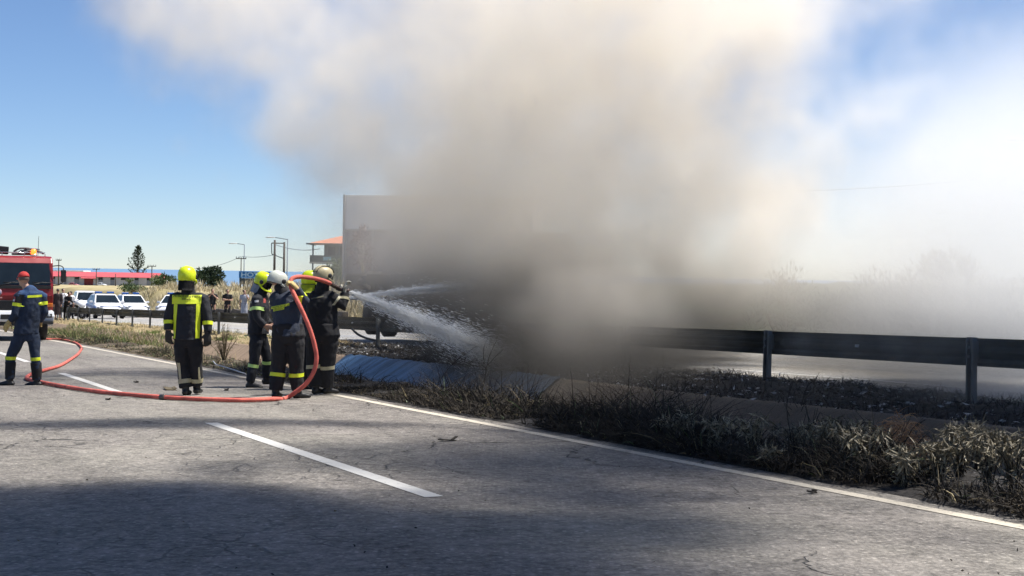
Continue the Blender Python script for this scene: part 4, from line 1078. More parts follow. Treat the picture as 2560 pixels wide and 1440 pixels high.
# ---- cars
def car(name, label, base, rz, paint, stripe=None, suv=False, L=4.3, H=1.47, bar=False, lampc=None, group=None, cat='car', taxi=False):
    r = thing(name, label, cat, base, rz, group); hw = 0.88; k = 1.0
    if suv: H = 1.72
    belt = 0.92 if not suv else 1.06
    st = [(0.0, 0.60, 0.50, 0.30), (0.06, 0.76, 0.62, 0.24), (0.35, 0.84, 0.74, 0.20), (0.9, 0.87, belt - 0.08, 0.20), (1.25, 0.88, belt, 0.20), (2.6, 0.88, belt + 0.02, 0.20), (3.6, 0.87, belt + 0.03, 0.22),
          (L - 0.25, 0.83, belt - 0.01, 0.26), (L - 0.04, 0.76, belt - 0.10, 0.32), (L, 0.66, belt - 0.25, 0.40)]
    bm = bmesh.new(); rows = []
    for y, w_, zt, zb in st:
        half = [(0, zt + 0.035), (0.55 * w_, zt + 0.025), (0.88 * w_, zt - 0.005), (0.975 * w_, zt - 0.07), (w_, (zt + zb) / 2 + 0.04), (0.985 * w_, zb + 0.10), (0.9 * w_, zb), (0, zb)]
        ring = half + [(-x, z) for x, z in reversed(half[1:-1])]
        rows.append([bm.verts.new((x, y, z)) for x, z in ring])
    n = len(rows[0])
    for i in range(len(rows) - 1):
        for q in range(n):
            f = bm.faces.new((rows[i][q], rows[i][(q + 1) % n], rows[i + 1][(q + 1) % n], rows[i + 1][q])); f.smooth = True
    bm.faces.new(rows[0]); bm.faces.new(rows[-1]); fix(bm)
    body = obj('body', bm, paint, r)
    y0, y1, y2, y3 = (1.15, 1.95, 3.35, L - 0.20) if not suv else (1.2, 1.75, 3.9, L - 0.1)
    zb = belt + 0.0; zt = H - 0.05; wb, wt = 0.80, 0.62
    bm = bmesh.new()
    A = [bm.verts.new(p) for p in ((-wb, y0, zb), (wb, y0, zb), (wb, y3, zb), (-wb, y3, zb))]
    B = [bm.verts.new(p) for p in ((-wt, y1, zt), (wt, y1, zt), (wt, y2, zt), (-wt, y2, zt))]
    C_ = [bm.verts.new(p) for p in ((-wt + 0.1, y1 + 0.25, H), (wt - 0.1, y1 + 0.25, H), (wt - 0.1, y2 - 0.25, H), (-wt + 0.1, y2 - 0.25, H))]
    for i in range(4):
        j_ = (i + 1) % 4; bm.faces.new((A[i], A[j_], B[j_], B[i])); bm.faces.new((B[i], B[j_], C_[j_], C_[i]))
    bm.faces.new(C_); fix(bm)
    obj('cabin', bm, paint, r)
    def qd(a, b_, c, d, m0, m1, n0, n1):
        """part of the quad a b c d between fractions"""
        f = lambda s, t: (Vector(a) * (1 - s) + Vector(b_) * s) * (1 - t) + (Vector(d) * (1 - s) + Vector(c) * s) * t
        return [f(m0, n0), f(m1, n0), f(m1, n1), f(m0, n1)]
    P = lambda *z: z
    w1 = qd((-wb, y0, zb), (wb, y0, zb), (wt, y1, zt), (-wt, y1, zt), 0.05, 0.95, 0.05, 0.95)
    bm = bmesh.new(); panel(bm, w1, 0.008); obj('windscreen', bm, M_GLASS, r)
    w2 = qd((wb, y3, zb), (-wb, y3, zb), (-wt, y2, zt), (wt, y2, zt), 0.06, 0.94, 0.1, 0.9)
    bm = bmesh.new(); panel(bm, w2, 0.008); obj('rear_window', bm, M_GLASS, r)
    for s in (-1, 1):
        q = [(s * wb, y0, zb), (s * wb, y3, zb), (s * wt, y2, zt), (s * wt, y1, zt)]
        for m0, m1 in ((0.13, 0.47), (0.51, 0.86)):
            pp = qd(*q, m0, m1, 0.10, 0.88)
            if s < 0: pp = list(reversed(pp))
            bm = bmesh.new(); panel(bm, pp, 0.008); obj('side_window', bm, M_GLASS, r)
        bm = bmesh.new(); box(bm, (s * 0.95, y0 + 0.38, zb + 0.07), (0.20, 0.09, 0.14), bev=0.03); obj('mirror', bm, paint, r)
        bm = bmesh.new(); box(bm, (s * 0.62, 0.16, 0.66 if not suv else 0.74), (0.36, 0.22, 0.11), Matrix.Rotation(-s * 0.45, 3, 'Z'), 0.03); obj('headlight', bm, lampc or M_LAMPG, r)
        for yy in (0.85, L - 0.85):
            bm = bmesh.new(); loft(bm, [(s * 0.80, yy, 0.33), (s * 0.885, yy, 0.33)], 0.385, 24); obj('wheel_arch', bm, M_BLKP, r)
            wheel(r, (s * 0.79, yy, 0.32), 0.32, 0.21)
        if stripe:
            bm = bmesh.new()
            panel(bm, [(s * 0.893, 0.5, 0.58), (s * 0.893, 0.5, 0.72), (s * 0.893, L - 0.5, 0.84), (s * 0.893, L - 0.5, 0.70)][::s], 0.006); obj('side_stripe', bm, stripe, r)
    bm = bmesh.new(); box(bm, (0, 0.02, 0.38), (1.25, 0.06, 0.16), bev=0.02); obj('grille', bm, M_BLKP, r)
    bm = bmesh.new(); box(bm, (0, -0.012, 0.50), (0.50, 0.016, 0.10)); obj('number_plate', bm, M_WHITEC, r)
    if stripe:
        bm = bmesh.new(); box(bm, (0, 0.3, 0.745), (1.2, 0.10, 0.03), Matrix.Rotation(-0.2, 3, 'X')); obj('bonnet_stripe', bm, stripe, r)
    if bar:
        bm = bmesh.new(); box(bm, (0, (y1 + y2) / 2 - 0.25, H + 0.03), (1.15, 0.28, 0.05), bev=0.01); lb = obj('light_bar', bm, M_BLKP, r)
        for s in (-1, 1):
            bm = bmesh.new(); box(bm, (s * 0.36, (y1 + y2) / 2 - 0.25, H + 0.095), (0.42, 0.26, 0.08), bev=0.02); obj('light_lens', bm, M_BLUEP, lb)
    return r
def FG(px, py):
    p = G(px, py, HF); return p
GRP = 'cars stopped on the far carriageway'
M_CARRED = mat('car_dark_red', (0.16, 0.012, 0.02), 0.3)
def cpos(px, py): return tuple(FG(px, py))
car('police_car', 'white police car with a blue stripe, nearest to the middle of the row', cpos(278, 797), ANG + 0.02, M_TWHITE, M_BLUEP, bar=True, group=GRP)
car('police_car', 'white police car with a blue roof light, second from the right', cpos(346, 794), ANG + 0.05, M_TWHITE, M_BLUEP, bar=True, group=GRP)
car('police_car', 'white police car with a blue band at the right end of the row', cpos(419, 796), ANG - 0.42, M_TWHITE, M_BLUEP, bar=True, group=GRP)
car('parked_car', 'white off-road car with yellow lamp beside the police cars', cpos(222, 791), ANG - 0.05, M_TWHITE, None, suv=True, lampc=mat('fog_lamp_yellow', (0.75, 0.6, 0.08), 0.3), group=GRP)
car('parked_car', 'dark red car glimpsed between two white police cars', cpos(374, 781), ANG + 0.05, M_CARRED, None, group=GRP)
# ---- police motorcycle with its rider beside the crowd
mb = thing('motorcycle', 'black and white police motorcycle standing behind the guardrail', 'motorcycle', cpos(187, 797), ANG + 0.5)
for yy in (-0.72, 0.72): wheel(mb, (0, yy, 0.31), 0.31, 0.13)
bm = bmesh.new(); loft(bm, [(0, -0.75, 0.75), (0, -0.55, 0.95), (0, -0.2, 1.0), (0, 0.1, 0.85)], [(0.18, 0.14), (0.30, 0.2), (0.26, 0.18), (0.18, 0.14)], 14, ref=(0, 0, 1)); obj('fairing', bm, M_TWHITE, mb)
bm = bmesh.new(); loft(bm, [(0, -0.2, 0.8), (0, 0.2, 0.82), (0, 0.8, 0.86)], [(0.17, 0.14), (0.17, 0.08), (0.14, 0.08)], 12, ref=(0, 0, 1)); obj('seat', bm, M_BLKP, mb)
bm = bmesh.new(); box(bm, (0, 0.0, 0.45), (0.34, 0.75, 0.36), bev=0.06); obj('engine', bm, M_BLKP, mb)
for s in (-1, 1):
    bm = bmesh.new(); box(bm, (s * 0.33, 0.72, 0.68), (0.22, 0.48, 0.32), bev=0.05); obj('pannier', bm, M_TWHITE, mb)
    bm = bmesh.new(); loft(bm, [(s * 0.08, -0.72, 0.31), (s * 0.10, -0.5, 0.85)], 0.03, 8); obj('fork', bm, M_CHROME, mb)
    bm = bmesh.new(); loft(bm, [(s * 0.05, -0.42, 1.0), (s * 0.38, -0.3, 1.08)], 0.018, 8); obj('handlebar', bm, M_BLKP, mb)
bm = bmesh.new(); panel(bm, [(-0.18, -0.62, 1.02), (0.18, -0.62, 1.02), (0.14, -0.48, 1.32), (-0.14, -0.48, 1.32)], 0.008); obj('windshield', bm, M_GLASS, mb)

# ---- the burnt lorry inside the smoke
M_CHAR = mat('charred_steel', (0.018, 0.017, 0.016), 0.85, 0.2, 0.6, 3.0, 0.5, 12)
M_CHARB = mat('scorched_boards', (0.045, 0.038, 0.032), 0.9, 0, 0.6, 2.0, 0.5, 12)
lo_ = thing('lorry', 'burnt flatbed lorry standing in the dark smoke behind the guardrail', 'lorry', tuple(W(31.2, 14.45, HF)), ANG)
bm = bmesh.new()
for s in (-1, 1): box(bm, (s * 0.42, 5.2, 0.92), (0.09, 9.6, 0.24))
for k in range(6): box(bm, (0, 1.4 + k * 1.6, 0.92), (0.8, 0.1, 0.16))
obj('chassis', bm, M_CHAR, lo_)
bm = bmesh.new(); box(bm, (0, 6.25, 1.16), (2.44, 7.7, 0.14), bev=0.01); bed = obj('bed', bm, M_CHAR, lo_)
for k in range(4):
    for s in (-1, 1):
        bm = bmesh.new(); box(bm, (s * 1.21, 3.4 + k * 1.92, 1.50 + rnd.uniform(-.03, .03)), (0.04, 1.84, 0.46 - 0.08 * k * (s < 0)), Matrix.Rotation(rnd.uniform(-.05, .05), 3, 'Y'), 0.006); obj('side_board', bm, M_CHARB, bed)
bm = bmesh.new(); box(bm, (0, 2.42, 1.75), (2.4, 0.06, 1.05), bev=0.01); obj('headboard', bm, M_CHAR, bed)
bm = bmesh.new(); box(bm, (0, 10.08, 1.45), (2.4, 0.05, 0.45), bev=0.01); obj('tailboard', bm, M_CHARB, bed)
bm = bmesh.new(); prism(bm, [(0.0, 0.75), (-0.03, 1.6), (0.28, 2.55), (0.5, 2.72), (1.85, 2.75), (1.95, 2.6), (1.95, 0.75)], -1.2, 1.2, 0); fix(bm)
bmesh.ops.bevel(bm, geom=[e for e in bm.edges if e.calc_face_angle(0) > 0.9], offset=0.06, segments=2, affect='EDGES'); cb_ = obj('cab', bm, M_CHAR, lo_)
bm = bmesh.new(); panel(bm, [(-1.08, -0.02, 1.66), (1.08, -0.02, 1.66), (1.02, 0.25, 2.5), (-1.02, 0.25, 2.5)], 0.01); obj('windscreen', bm, M_VISOR, cb_)
for s in (-1, 1):
    bm = bmesh.new(); panel(bm, [(s * 1.203, 0.35, 1.65), (s * 1.203, 1.45, 1.65), (s * 1.203, 1.45, 2.45), (s * 1.203, 0.5, 2.45)][::s], 0.01); obj('side_window', bm, M_VISOR, cb_)
    for yy in (1.1, 7.0, 8.35): wheel(lo_, (s * 0.98, yy, 0.50), 0.50, 0.30, rim=M_CHAR)
    bm = bmesh.new(); box(bm, (s * 0.98, 7.7, 1.03), (0.36, 2.6, 0.05)); obj('mudguard', bm, M_CHAR, lo_)
    bm = bmesh.new(); box(bm, (s * 0.95, 10.14, 0.98), (0.34, 0.05, 0.12)); obj('tail_light', bm, M_CHAR, lo_)
bm = bmesh.new()
for k in range(46):                                    # the burnt load
    c = Vector((rnd.uniform(-1, 1), rnd.uniform(2.8, 9.6), 1.3 + abs(rnd.gauss(0, 0.13))))
    box(bm, c, (rnd.uniform(.2, .7), rnd.uniform(.2, .8), rnd.uniform(.12, .35)), Matrix.Rotation(rnd.uniform(0, 3), 3, 'Z') @ Matrix.Rotation(rnd.uniform(-.5, .5), 3, 'X'), 0.03)
obj('burnt_load', bm, M_CHARB, lo_)

# ================================================================== FAR PEOPLE
def far_person(px, py, hgt, label, top, legs, facing=(0.3, -1, 0), pose='stand', dress=False, sleeves=True, white_head=False, seed=0.0):
    b = FG(px, py); k = hgt / 1.75
    S = lambda x, y, z: Vector((x, y, z)) * k
    J = dict(pelvis=S(0, 0, 0.93), chest=S(0, 0, 1.42), neck=S(0, 0, 1.52), head=S(0, -0.01, 1.64), hip_l=S(-0.09, 0, 0.86), knee_l=S(-0.11, 0, 0.48), ank_l=S(-0.12, 0.02, 0.09), hip_r=S(0.09, 0, 0.86),
             knee_r=S(0.11, -0.02, 0.48), ank_r=S(0.12, 0, 0.09), sh_l=S(-0.19, 0, 1.42), sh_r=S(0.19, 0, 1.42), el_l=S(-0.24, 0.02, 1.12), el_r=S(0.24, 0.02, 1.12), wr_l=S(-0.22, -0.05, 0.88), wr_r=S(0.22, -0.05, 0.88))
    if pose == 'mouth': J.update(el_l=S(-0.30, -0.12, 1.20), wr_l=S(-0.05, -0.22, 1.46), el_r=S(0.30, -0.12, 1.20), wr_r=S(0.05, -0.22, 1.46))
    if pose == 'crossed': J.update(el_l=S(-0.27, -0.05, 1.16), wr_l=S(0.06, -0.22, 1.20), el_r=S(0.27, -0.05, 1.16), wr_r=S(-0.08, -0.24, 1.22))
    if pose == 'phone': J.update(el_r=S(0.26, -0.15, 1.22), wr_r=S(0.12, -0.20, 1.50))
    if pose == 'lean': J.update(chest=S(0.12, -0.10, 1.36), neck=S(0.16, -0.14, 1.45), head=S(0.20, -0.18, 1.56), sh_l=S(-0.06, -0.08, 1.36), sh_r=S(0.30, -0.10, 1.36), el_l=S(0.02, -0.3, 1.15), wr_l=S(0.22, -0.40, 1.10), el_r=S(0.38, -0.25, 1.12), wr_r=S(0.50, -0.35, 1.02))
    root, j, jac, tro, body = build_person('person', label, tuple(b), J, facing, (0.1, -1, 0) if facing[1] < 0 else (0.1, 1, 0), dict(jacket=top, trousers=legs, boots=M_BLKP), 'onlookers beyond the guardrail', bulk=0.86, voxel=0.02, seed=seed,
                                           dress=dress, sleeves=sleeves, boots=not dress, boot_h=0.12, legbulk=0.95)
    bm = bmesh.new(); hc = j['head']; q = ball(bm, hc + Vector((0, 0.012, 0.03)) - Vector(facing).normalized() * 0.015, (0.085, 0.1, 0.098), 16, 12)
    fv = Vector(facing).normalized()
    bmesh.ops.delete(bm, geom=[v for v in q if (v.co - hc).dot(fv) > 0.055 and v.co.z < hc.z + 0.07 or v.co.z < hc.z - 0.03], context='VERTS')
    obj('hair' if not white_head else 'helmet', bm, M_HAIR if not white_head else M_WHITEC, root, smooth=True)
    return root
M_BROWNC = mat('dark_brown_cloth', (0.045, 0.032, 0.034), 0.9)
far_person(144, 800, 1.72, 'person in a long dark dress standing closest to the fire engine', M_BROWNC, M_BROWNC, (0.5, 0.9, 0), dress=True, seed=1)
far_person(157, 797, 1.78, 'person in a white shirt with a hand raised to the ear', M_WHITEC, M_GREYC, (0.9, -0.4, 0), 'phone', seed=2)
far_person(166, 800, 1.62, 'person in black leaning over with arms stretched forward', M_BLACKC, M_BLACKC, (0.9, -0.3, 0), 'lean', seed=3)
far_person(177, 797, 1.62, 'person in a pale shirt and dark trousers next to the motorcycle', M_WHITEC, M_NAVY, (0.5, 0.8, 0), seed=4)
far_person(192, 790, 1.70, 'person in black with a white helmet standing behind the motorcycle', M_BLACKC, M_BLACKC, (0.6, -0.6, 0), white_head=True, seed=5)
far_person(531, 805, 1.76, 'person in a black T-shirt holding both hands to the mouth', M_BLACKC, M_BLACKC, (0.35, -0.9, 0), 'mouth', sleeves=False, seed=6)
far_person(568, 805, 1.74, 'person in a black T-shirt with folded arms below the dry bank', M_BLACKC, M_BLACKC, (0.6, -0.8, 0), 'crossed', sleeves=False, seed=7)
far_person(610, 804, 1.74, 'person in a long pale grey dress with bare arms', M_GREYC, M_GREYC, (0.7, -0.6, 0), 'phone', dress=True, sleeves=False, seed=8)

# ================================================================== FAR BUILDINGS, POLES, SIGNS
def facade_frame(px, py, Z):
    p = AT(px, py, Z); s = Z / FPX
    return p, (lambda x, y: ((x - px) * s, (py - y) * s))
M_WROOF = mat('roof_sheet_red', (0.47, 0.085, 0.095), 0.6, 0, 0.1, 0.6)
M_WWALL = mat('wall_sheet_grey', (0.46, 0.47, 0.50), 0.7, 0, 0.1, 0.5)
M_WDOOR = mat('door_sheet_grey', (0.20, 0.225, 0.27), 0.6, 0, 0.1, 0.8)
M_DARKW = mat('window_dark', (0.01, 0.011, 0.014), 0.2)
M_WRED = mat('door_dark_red', (0.19, 0.02, 0.025), 0.6)
p, q = facade_frame(270, 716, 500)
wh = thing('warehouse', 'long low grey warehouse with a red sheet roof in the dry field', 'warehouse', tuple(p), 0.03)
x0, _ = q(20, 716); x1, zt = q(412, 693); _, zr = q(0, 681.5)
bm = bmesh.new(); box(bm, ((x0 + x1) / 2, 6, zt / 2 - 1), (x1 - x0, 12, zt + 2)); obj('wall', bm, M_WWALL, wh)
xx = x0; bm = bmesh.new()
while xx < x1:                                          # standing ribs of the sheet wall
    box(bm, (xx, -0.03, zt / 2), (0.10, 0.06, zt)); xx += 1.1
obj('wall_rib', bm, M_WWALL, wh)
bm = bmesh.new(); e_ = 0.5
prism(bm, [(-e_, zt - 0.05), (6, zr), (12 + e_, zt - 0.05), (12 + e_, zt + 0.05), (6, zr + 0.12), (-e_, zt + 0.06)], x0 - 0.3, x1 + 0.3, 0); fix(bm)
# hipped right end: pull the ridge back
for v in bm.verts:
    if v.co.x > x1 and v.co.z > zr - 0.2: v.co.x -= 3.2
obj('roof', bm, M_WROOF, wh)
for a, b_ in ((62, 70), (96, 104), (132, 139), (161, 167), (187, 198), (246, 257), (276, 286), (302, 321), (336, 346), (366, 376), (396, 401)):
    ax, az = q(a, 699.5); bx, bz = q(b_, 693.8)
    bm = bmesh.new(); box(bm, ((ax + bx) / 2, -0.10, (az + bz) / 2), (bx - ax, 0.1, bz - az)); obj('window', bm, M_DARKW, wh)
    if a != 302:
        ax, az = q(a, 714.5); bx, bz = q(b_, 700.2)
        bm = bmesh.new(); box(bm, ((ax + bx) / 2, -0.09, (az + bz) / 2), (bx - ax, 0.08, bz - az)); obj('door', bm, M_WDOOR, wh)
ax, az = q(211, 716); bx, bz = q(233, 697.5); bm = bmesh.new(); box(bm, ((ax + bx) / 2, -0.12, (az + bz) / 2), (bx - ax, 0.12, bz - az)); obj('gate', bm, M_WRED, wh)
ax, az = q(204, 697.5); bx, bz = q(242, 693); bm = bmesh.new(); prism(bm, [(-1.4, az), (0.0, bz), (0, bz + 0.1), (-1.4, az + 0.12)], ax, bx, 0); fix(bm); obj('canopy', bm, M_WROOF, wh)
p, q = facade_frame(170, 690, 560)
sh_ = thing('shed', 'flat white roofed shed behind the red roofed warehouse', 'shed', tuple(p)); ax, az = q(95, 680); bx, bz = q(208, 675.6)
bm = bmesh.new(); box(bm, ((ax + bx) / 2, 5, bz / 2 - 2), (bx - ax - 0.6, 9.4, bz + 3.4)); obj('wall', bm, M_WWALL, sh_)
bm = bmesh.new(); box(bm, ((ax + bx) / 2, 5, (az + bz) / 2), (bx - ax, 10, bz - az), bev=0.05); obj('roof', bm, M_TWHITE, sh_)
# small vehicles by the warehouse
for px, py, lab, m in ((265, 716, 'small white car parked in front of the warehouse', M_TWHITE), (196, 716, 'pale red car parked by the warehouse doors', mat('car_pink_red', (0.45, 0.15, 0.16), 0.4))):
    c_ = car('parked_car', lab, tuple(AT(px, py, 470)), 1.2, m); c_.scale = (0.8, 0.8, 0.8)

M_WOOD = mat('pole_wood', (0.06, 0.05, 0.042), 0.85, 0, 0.3, 4)
M_POLEG = mat('pole_grey', (0.10, 0.125, 0.155), 0.6, 0.2, 0.2, 3)
def field_z(p):
    u, n = UN(p.x, p.y); return -SLOPE * u + field_h(u, n)
def upole(px, yt, Z, label, arm=14, r=0.14, group='wooden utility poles in the dry field', name='utility_pole'):
    top = AT(px, yt, Z); zb = field_z(top) - 0.3; s = Z / FPX
    o = thing(name, label, 'utility pole', (top.x, top.y, zb), 0, group); h = top.z - zb
    bm = bmesh.new(); loft(bm, [(0, 0, 0), (0, 0, h)], [r, r * 0.75], 10); obj('pole', bm, M_WOOD, o)
    if arm:
        bm = bmesh.new(); box(bm, (0, -0.1, h - 0.25), (arm * s, 0.12, 0.14)); ca_ = obj('crossarm', bm, M_WOOD, o)
        bm = bmesh.new()
        for k in (-1, -0.45, 0.45, 1): loft(bm, [(k * arm * s * 0.46, -0.1, h - 0.2), (k * arm * s * 0.46, -0.1, h + 0.12)], 0.06, 8)
        obj('insulator', bm, M_POLEG, ca_)
    return o
upole(147, 648, 330, 'wooden utility pole seen beside the mirror of the fire engine', 14)
upole(241, 671, 400, 'short wooden utility pole before the red door side of the warehouse', 18)
upole(289, 685, 400, 'plain wooden pole without crossarm before the warehouse', 0)
upole(380, 663, 330, 'wooden utility pole at the right end of the warehouse', 21)
upole(603, 643, 260, 'thin utility pole above the blue hotel sign', 26, 0.10)
def street_lamp(px, yt, Z, label, arm_px, arm_up, name='street_lamp', base_z=None, r=0.07, headl=0.75):
    top = AT(px, yt, Z); s = Z / FPX; zb = (field_z(top) - 0.3) if base_z is None else base_z
    o = thing(name, label, 'street lamp', (top.x, top.y, zb), 0, 'street lamps'); h = top.z - zb
    bm = bmesh.new(); loft(bm, [(0, 0, 0), (0, 0, 1.2), (0, 0, 1.25), (0, 0, h)], [r * 1.5, r * 1.5, r, r * 0.7], 10); obj('pole', bm, M_POLEG, o)
    tip = Vector((arm_px * s, 0, arm_up * s + h)); d_ = math.copysign(1, arm_px)
    bm = bmesh.new(); loft(bm, [(0, 0, h - 0.05), tip], [r * 0.6, r * 0.5], 8); am = obj('arm', bm, M_POLEG, o)
    bm = bmesh.new(); loft(bm, [tip - Vector((d_ * 0.1, 0, 0)), tip + Vector((d_ * 0.2, 0, 0.02)), tip + Vector((d_ * headl * 0.7, 0, 0)), tip + Vector((d_ * headl, 0, -0.03))], [(0.05, 0.05), (0.13, 0.09), (0.16, 0.1), (0.05, 0.04)], 12, ref=(0, 0, 1)); obj('lamp_head', bm, mat('lamp_head', (0.5, 0.52, 0.55), 0.5), am)
street_lamp(611, 611, 270, 'smaller street lamp on a blue grey pole above the hotel sign', -19, 2, r=0.10, headl=1.5)
street_lamp(719, 598, 250, 'taller street lamp on a blue grey pole beside the pole frame', -32, 4, r=0.11, headl=1.6)
street_lamp(2605, 362, 75, 'street lamp reaching into the picture through the pale smoke', -58, 12, r=0.07, headl=0.62)
# pole frame with cross pieces
pf = AT(700, 600, 225); zb = field_z(pf) - 0.3; s = 225 / FPX
o = thing('pole_frame', 'pair of dark timber poles tied by cross pieces', 'pole frame', (pf.x, pf.y, zb)); h = pf.z - zb
for dx, dz in ((-13, 0), (11, -5)):
    bm = bmesh.new(); loft(bm, [(dx * s, 0, 0), (dx * s, 0, h + dz * s)], [0.2, 0.15], 10); obj('pole', bm, M_WOOD, o)
bm = bmesh.new(); loft(bm, [(-21 * s, 0.1, h - 8 * s), (11 * s, 0.1, h - 8 * s)], 0.08, 8); obj('crossbar', bm, M_WOOD, o)
bm = bmesh.new(); loft(bm, smoothpath([(-21 * s, 0.1, h - 8 * s), (-20 * s, 0.1, h - 34 * s), (-13 * s, 0.1, h - 38 * s), (9 * s, 0.1, h - 46 * s)], 5), 0.07, 8); obj('brace', bm, M_POLEG, o)
def wire(pa, pb, sag, label, r=0.03):
    pts = [lerp(pa, pb, i / 16) - Vector((0, 0, sag * 4 * (i / 16) * (1 - i / 16))) for i in range(17)]
    bm = bmesh.new(); loft(bm, pts, r, 5)
    tag(obj('overhead_wire', bm, mat('wire', (0.16, 0.2, 0.26), 0.6)), label, 'wire')
wire(AT(690, 612, 225), AT(800, 622, 235), 0.45, 'overhead wire sagging from the pole frame to the house', 0.05)
wire(AT(605, 641, 260), AT(690, 636, 225), 0.25, 'overhead wire between the thin utility pole and the pole frame', 0.04)
wire(AT(450, 668, 300), AT(603, 641, 260), 1.0, 'overhead wire dropping left behind the yellow helmet', 0.04)
wire(AT(1500, 470, 70), AT(2700, 420, 60), 0.5, 'thin overhead wire crossing the pale smoke', 0.012)

# blue hotel sign
p, q = facade_frame(650, 725, 240)
sg = thing('billboard', 'blue hotel billboard on posts in the dry grass', 'billboard', (p.x, p.y, field_z(p) - 0.2)); oz = p.z - (field_z(p) - 0.2)
ax, az = q(597, 695); bx, bz = q(688, 679)
bm = bmesh.new(); box(bm, ((ax + bx) / 2, 0, (az + bz) / 2 + oz), (bx - ax, 0.12, bz - az), bev=0.01); brd = obj('board', bm, mat('sign_blue', (0.015, 0.16, 0.48), 0.5), sg)
cloth_text('lettering', None, 'HOTEL', Vector((ax + (bx - ax) * 0.42, -0.075, (az + bz) / 2 + oz)), (1, 0, 0), (0, 0, 1), (bx - ax) * 0.72, (bz - az) * 0.72, mat('sign_pale_blue', (0.35, 0.55, 0.8), 0.5), brd)
ax, az = q(598, 712); bx, bz = q(688, 696)
bm = bmesh.new(); box(bm, ((ax + bx) / 2, 0.02, (az + bz) / 2 + oz), (bx - ax, 0.10, bz - az)); bl = obj('lower_board', bm, mat('sign_dark', (0.03, 0.05, 0.075), 0.6), sg)
for xx in (599, 630, 660, 687):
    xm, _ = q(xx, 0); bm = bmesh.new(); box(bm, (xm, 0.14, (bz + oz) / 2), (0.16, 0.12, bz + oz + 0.6)); obj('post', bm, M_WOOD, sg)

# house with a tiled roof and balcony
M_TILE = mat('roof_tile', (0.48, 0.20, 0.115), 0.8, 0, 0.15, 1.5)
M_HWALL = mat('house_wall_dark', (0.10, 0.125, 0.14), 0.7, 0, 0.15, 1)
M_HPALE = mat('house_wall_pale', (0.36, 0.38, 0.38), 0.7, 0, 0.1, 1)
p, q = facade_frame(860, 708, 230)
ho = thing('house', 'two storey house with a tiled roof and a corner balcony', 'house', tuple(p), 0.0)
gz = field_z(p) - p.z - 0.3
x0, _ = q(783, 0); x1, _ = q(965, 0); xw, _ = q(808, 0); _, ze = q(0, 611); _, zf = q(0, 660); _, zp = q(0, 641); _, zf0 = q(0, 656)
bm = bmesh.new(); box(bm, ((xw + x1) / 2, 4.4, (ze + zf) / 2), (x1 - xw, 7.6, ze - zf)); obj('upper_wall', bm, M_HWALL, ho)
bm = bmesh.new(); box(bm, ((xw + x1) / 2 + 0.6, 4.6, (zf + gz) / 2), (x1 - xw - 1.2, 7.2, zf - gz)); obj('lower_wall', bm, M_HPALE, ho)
bm = bmesh.new(); box(bm, ((x0 + x1) / 2 - 0.2, 3.6, zf + 0.12), (x1 - x0 + 0.6, 9.2, 0.26)); obj('balcony_slab', bm, M_HPALE, ho)
bm = bmesh.new(); box(bm, ((x0 + x1) / 2 - 0.2, -0.92, (zp + zf0) / 2 + 0.05), (x1 - x0 + 0.5, 0.08, zp - zf0 + 0.1)); box(bm, (x0 - 0.4, 3.2, (zp + zf0) / 2 + 0.05), (0.08, 8.1, zp - zf0 + 0.1)); pa_ = obj('parapet', bm, mat('parapet_green_grey', (0.07, 0.10, 0.105), 0.7), ho)
ax, az = q(809, 652); bx, bz = q(829, 643); bm = bmesh.new(); box(bm, ((ax + bx) / 2, -1.0, (az + bz) / 2), (bx - ax, 0.06, bz - az)); obj('sign_panel', bm, mat('sign_sky', (0.22, 0.42, 0.52), 0.6), pa_)
for xx, yy in ((x0, -0.8), (x0 + 1.2, 7.2), (x0 + 4.0, -0.8), (x1 - 0.2, -0.8)):
    bm = bmesh.new(); box(bm, (xx, yy, (ze + gz) / 2), (0.22, 0.22, ze - gz)); obj('column', bm, mat('column_blue_grey', (0.06, 0.10, 0.14), 0.6), ho)
bm = bmesh.new(); ex0, ex1 = x0 - 0.9, x1 + 0.9; mz = ze + 1.35; cx_ = (x0 + x1) / 2
A = [bm.verts.new(v) for v in ((ex0, -1.6, ze), (ex1, -1.6, ze), (ex1, 9, ze), (ex0, 9, ze))]; B = [bm.verts.new(v) for v in ((ex0 + 4.6, 3.7, mz), (ex1 - 4.6, 3.7, mz))]
for f in ((A[0], A[1], B[1], B[0]), (A[1], A[2], B[1]), (A[2], A[3], B[0], B[1]), (A[3], A[0], B[0]), (A[3], A[2], A[1], A[0])): bm.faces.new(f)
fix(bm); obj('roof', bm, M_TILE, ho)
bm = bmesh.new()
for c, s_ in ((((ex0 + ex1) / 2, -1.62, ze), (ex1 - ex0, 0.08, 0.2)), ((ex0 - 0.02, 3.7, ze), (0.08, 10.6, 0.2))): box(bm, c, s_)
obj('gutter', bm, M_HWALL, ho)
for a, b_, c, d in ((818, 836, 652, 617), (842, 852, 640, 617)):
    ax, az = q(a, c); bx, bz = q(b_, d); bm = bmesh.new(); box(bm, ((ax + bx) / 2, 0.58, (az + bz) / 2), (bx - ax, 0.06, bz - az)); obj('window', bm, M_GLASS, ho)
for a, b_ in ((822, 832), (836, 850)):
    ax, az = q(a, 690); bx, bz = q(b_, 668); bm = bmesh.new(); box(bm, ((ax + bx) / 2, 0.95, (az + bz) / 2), (bx - ax, 0.1, bz - az)); obj('window', bm, M_GLASS, ho)

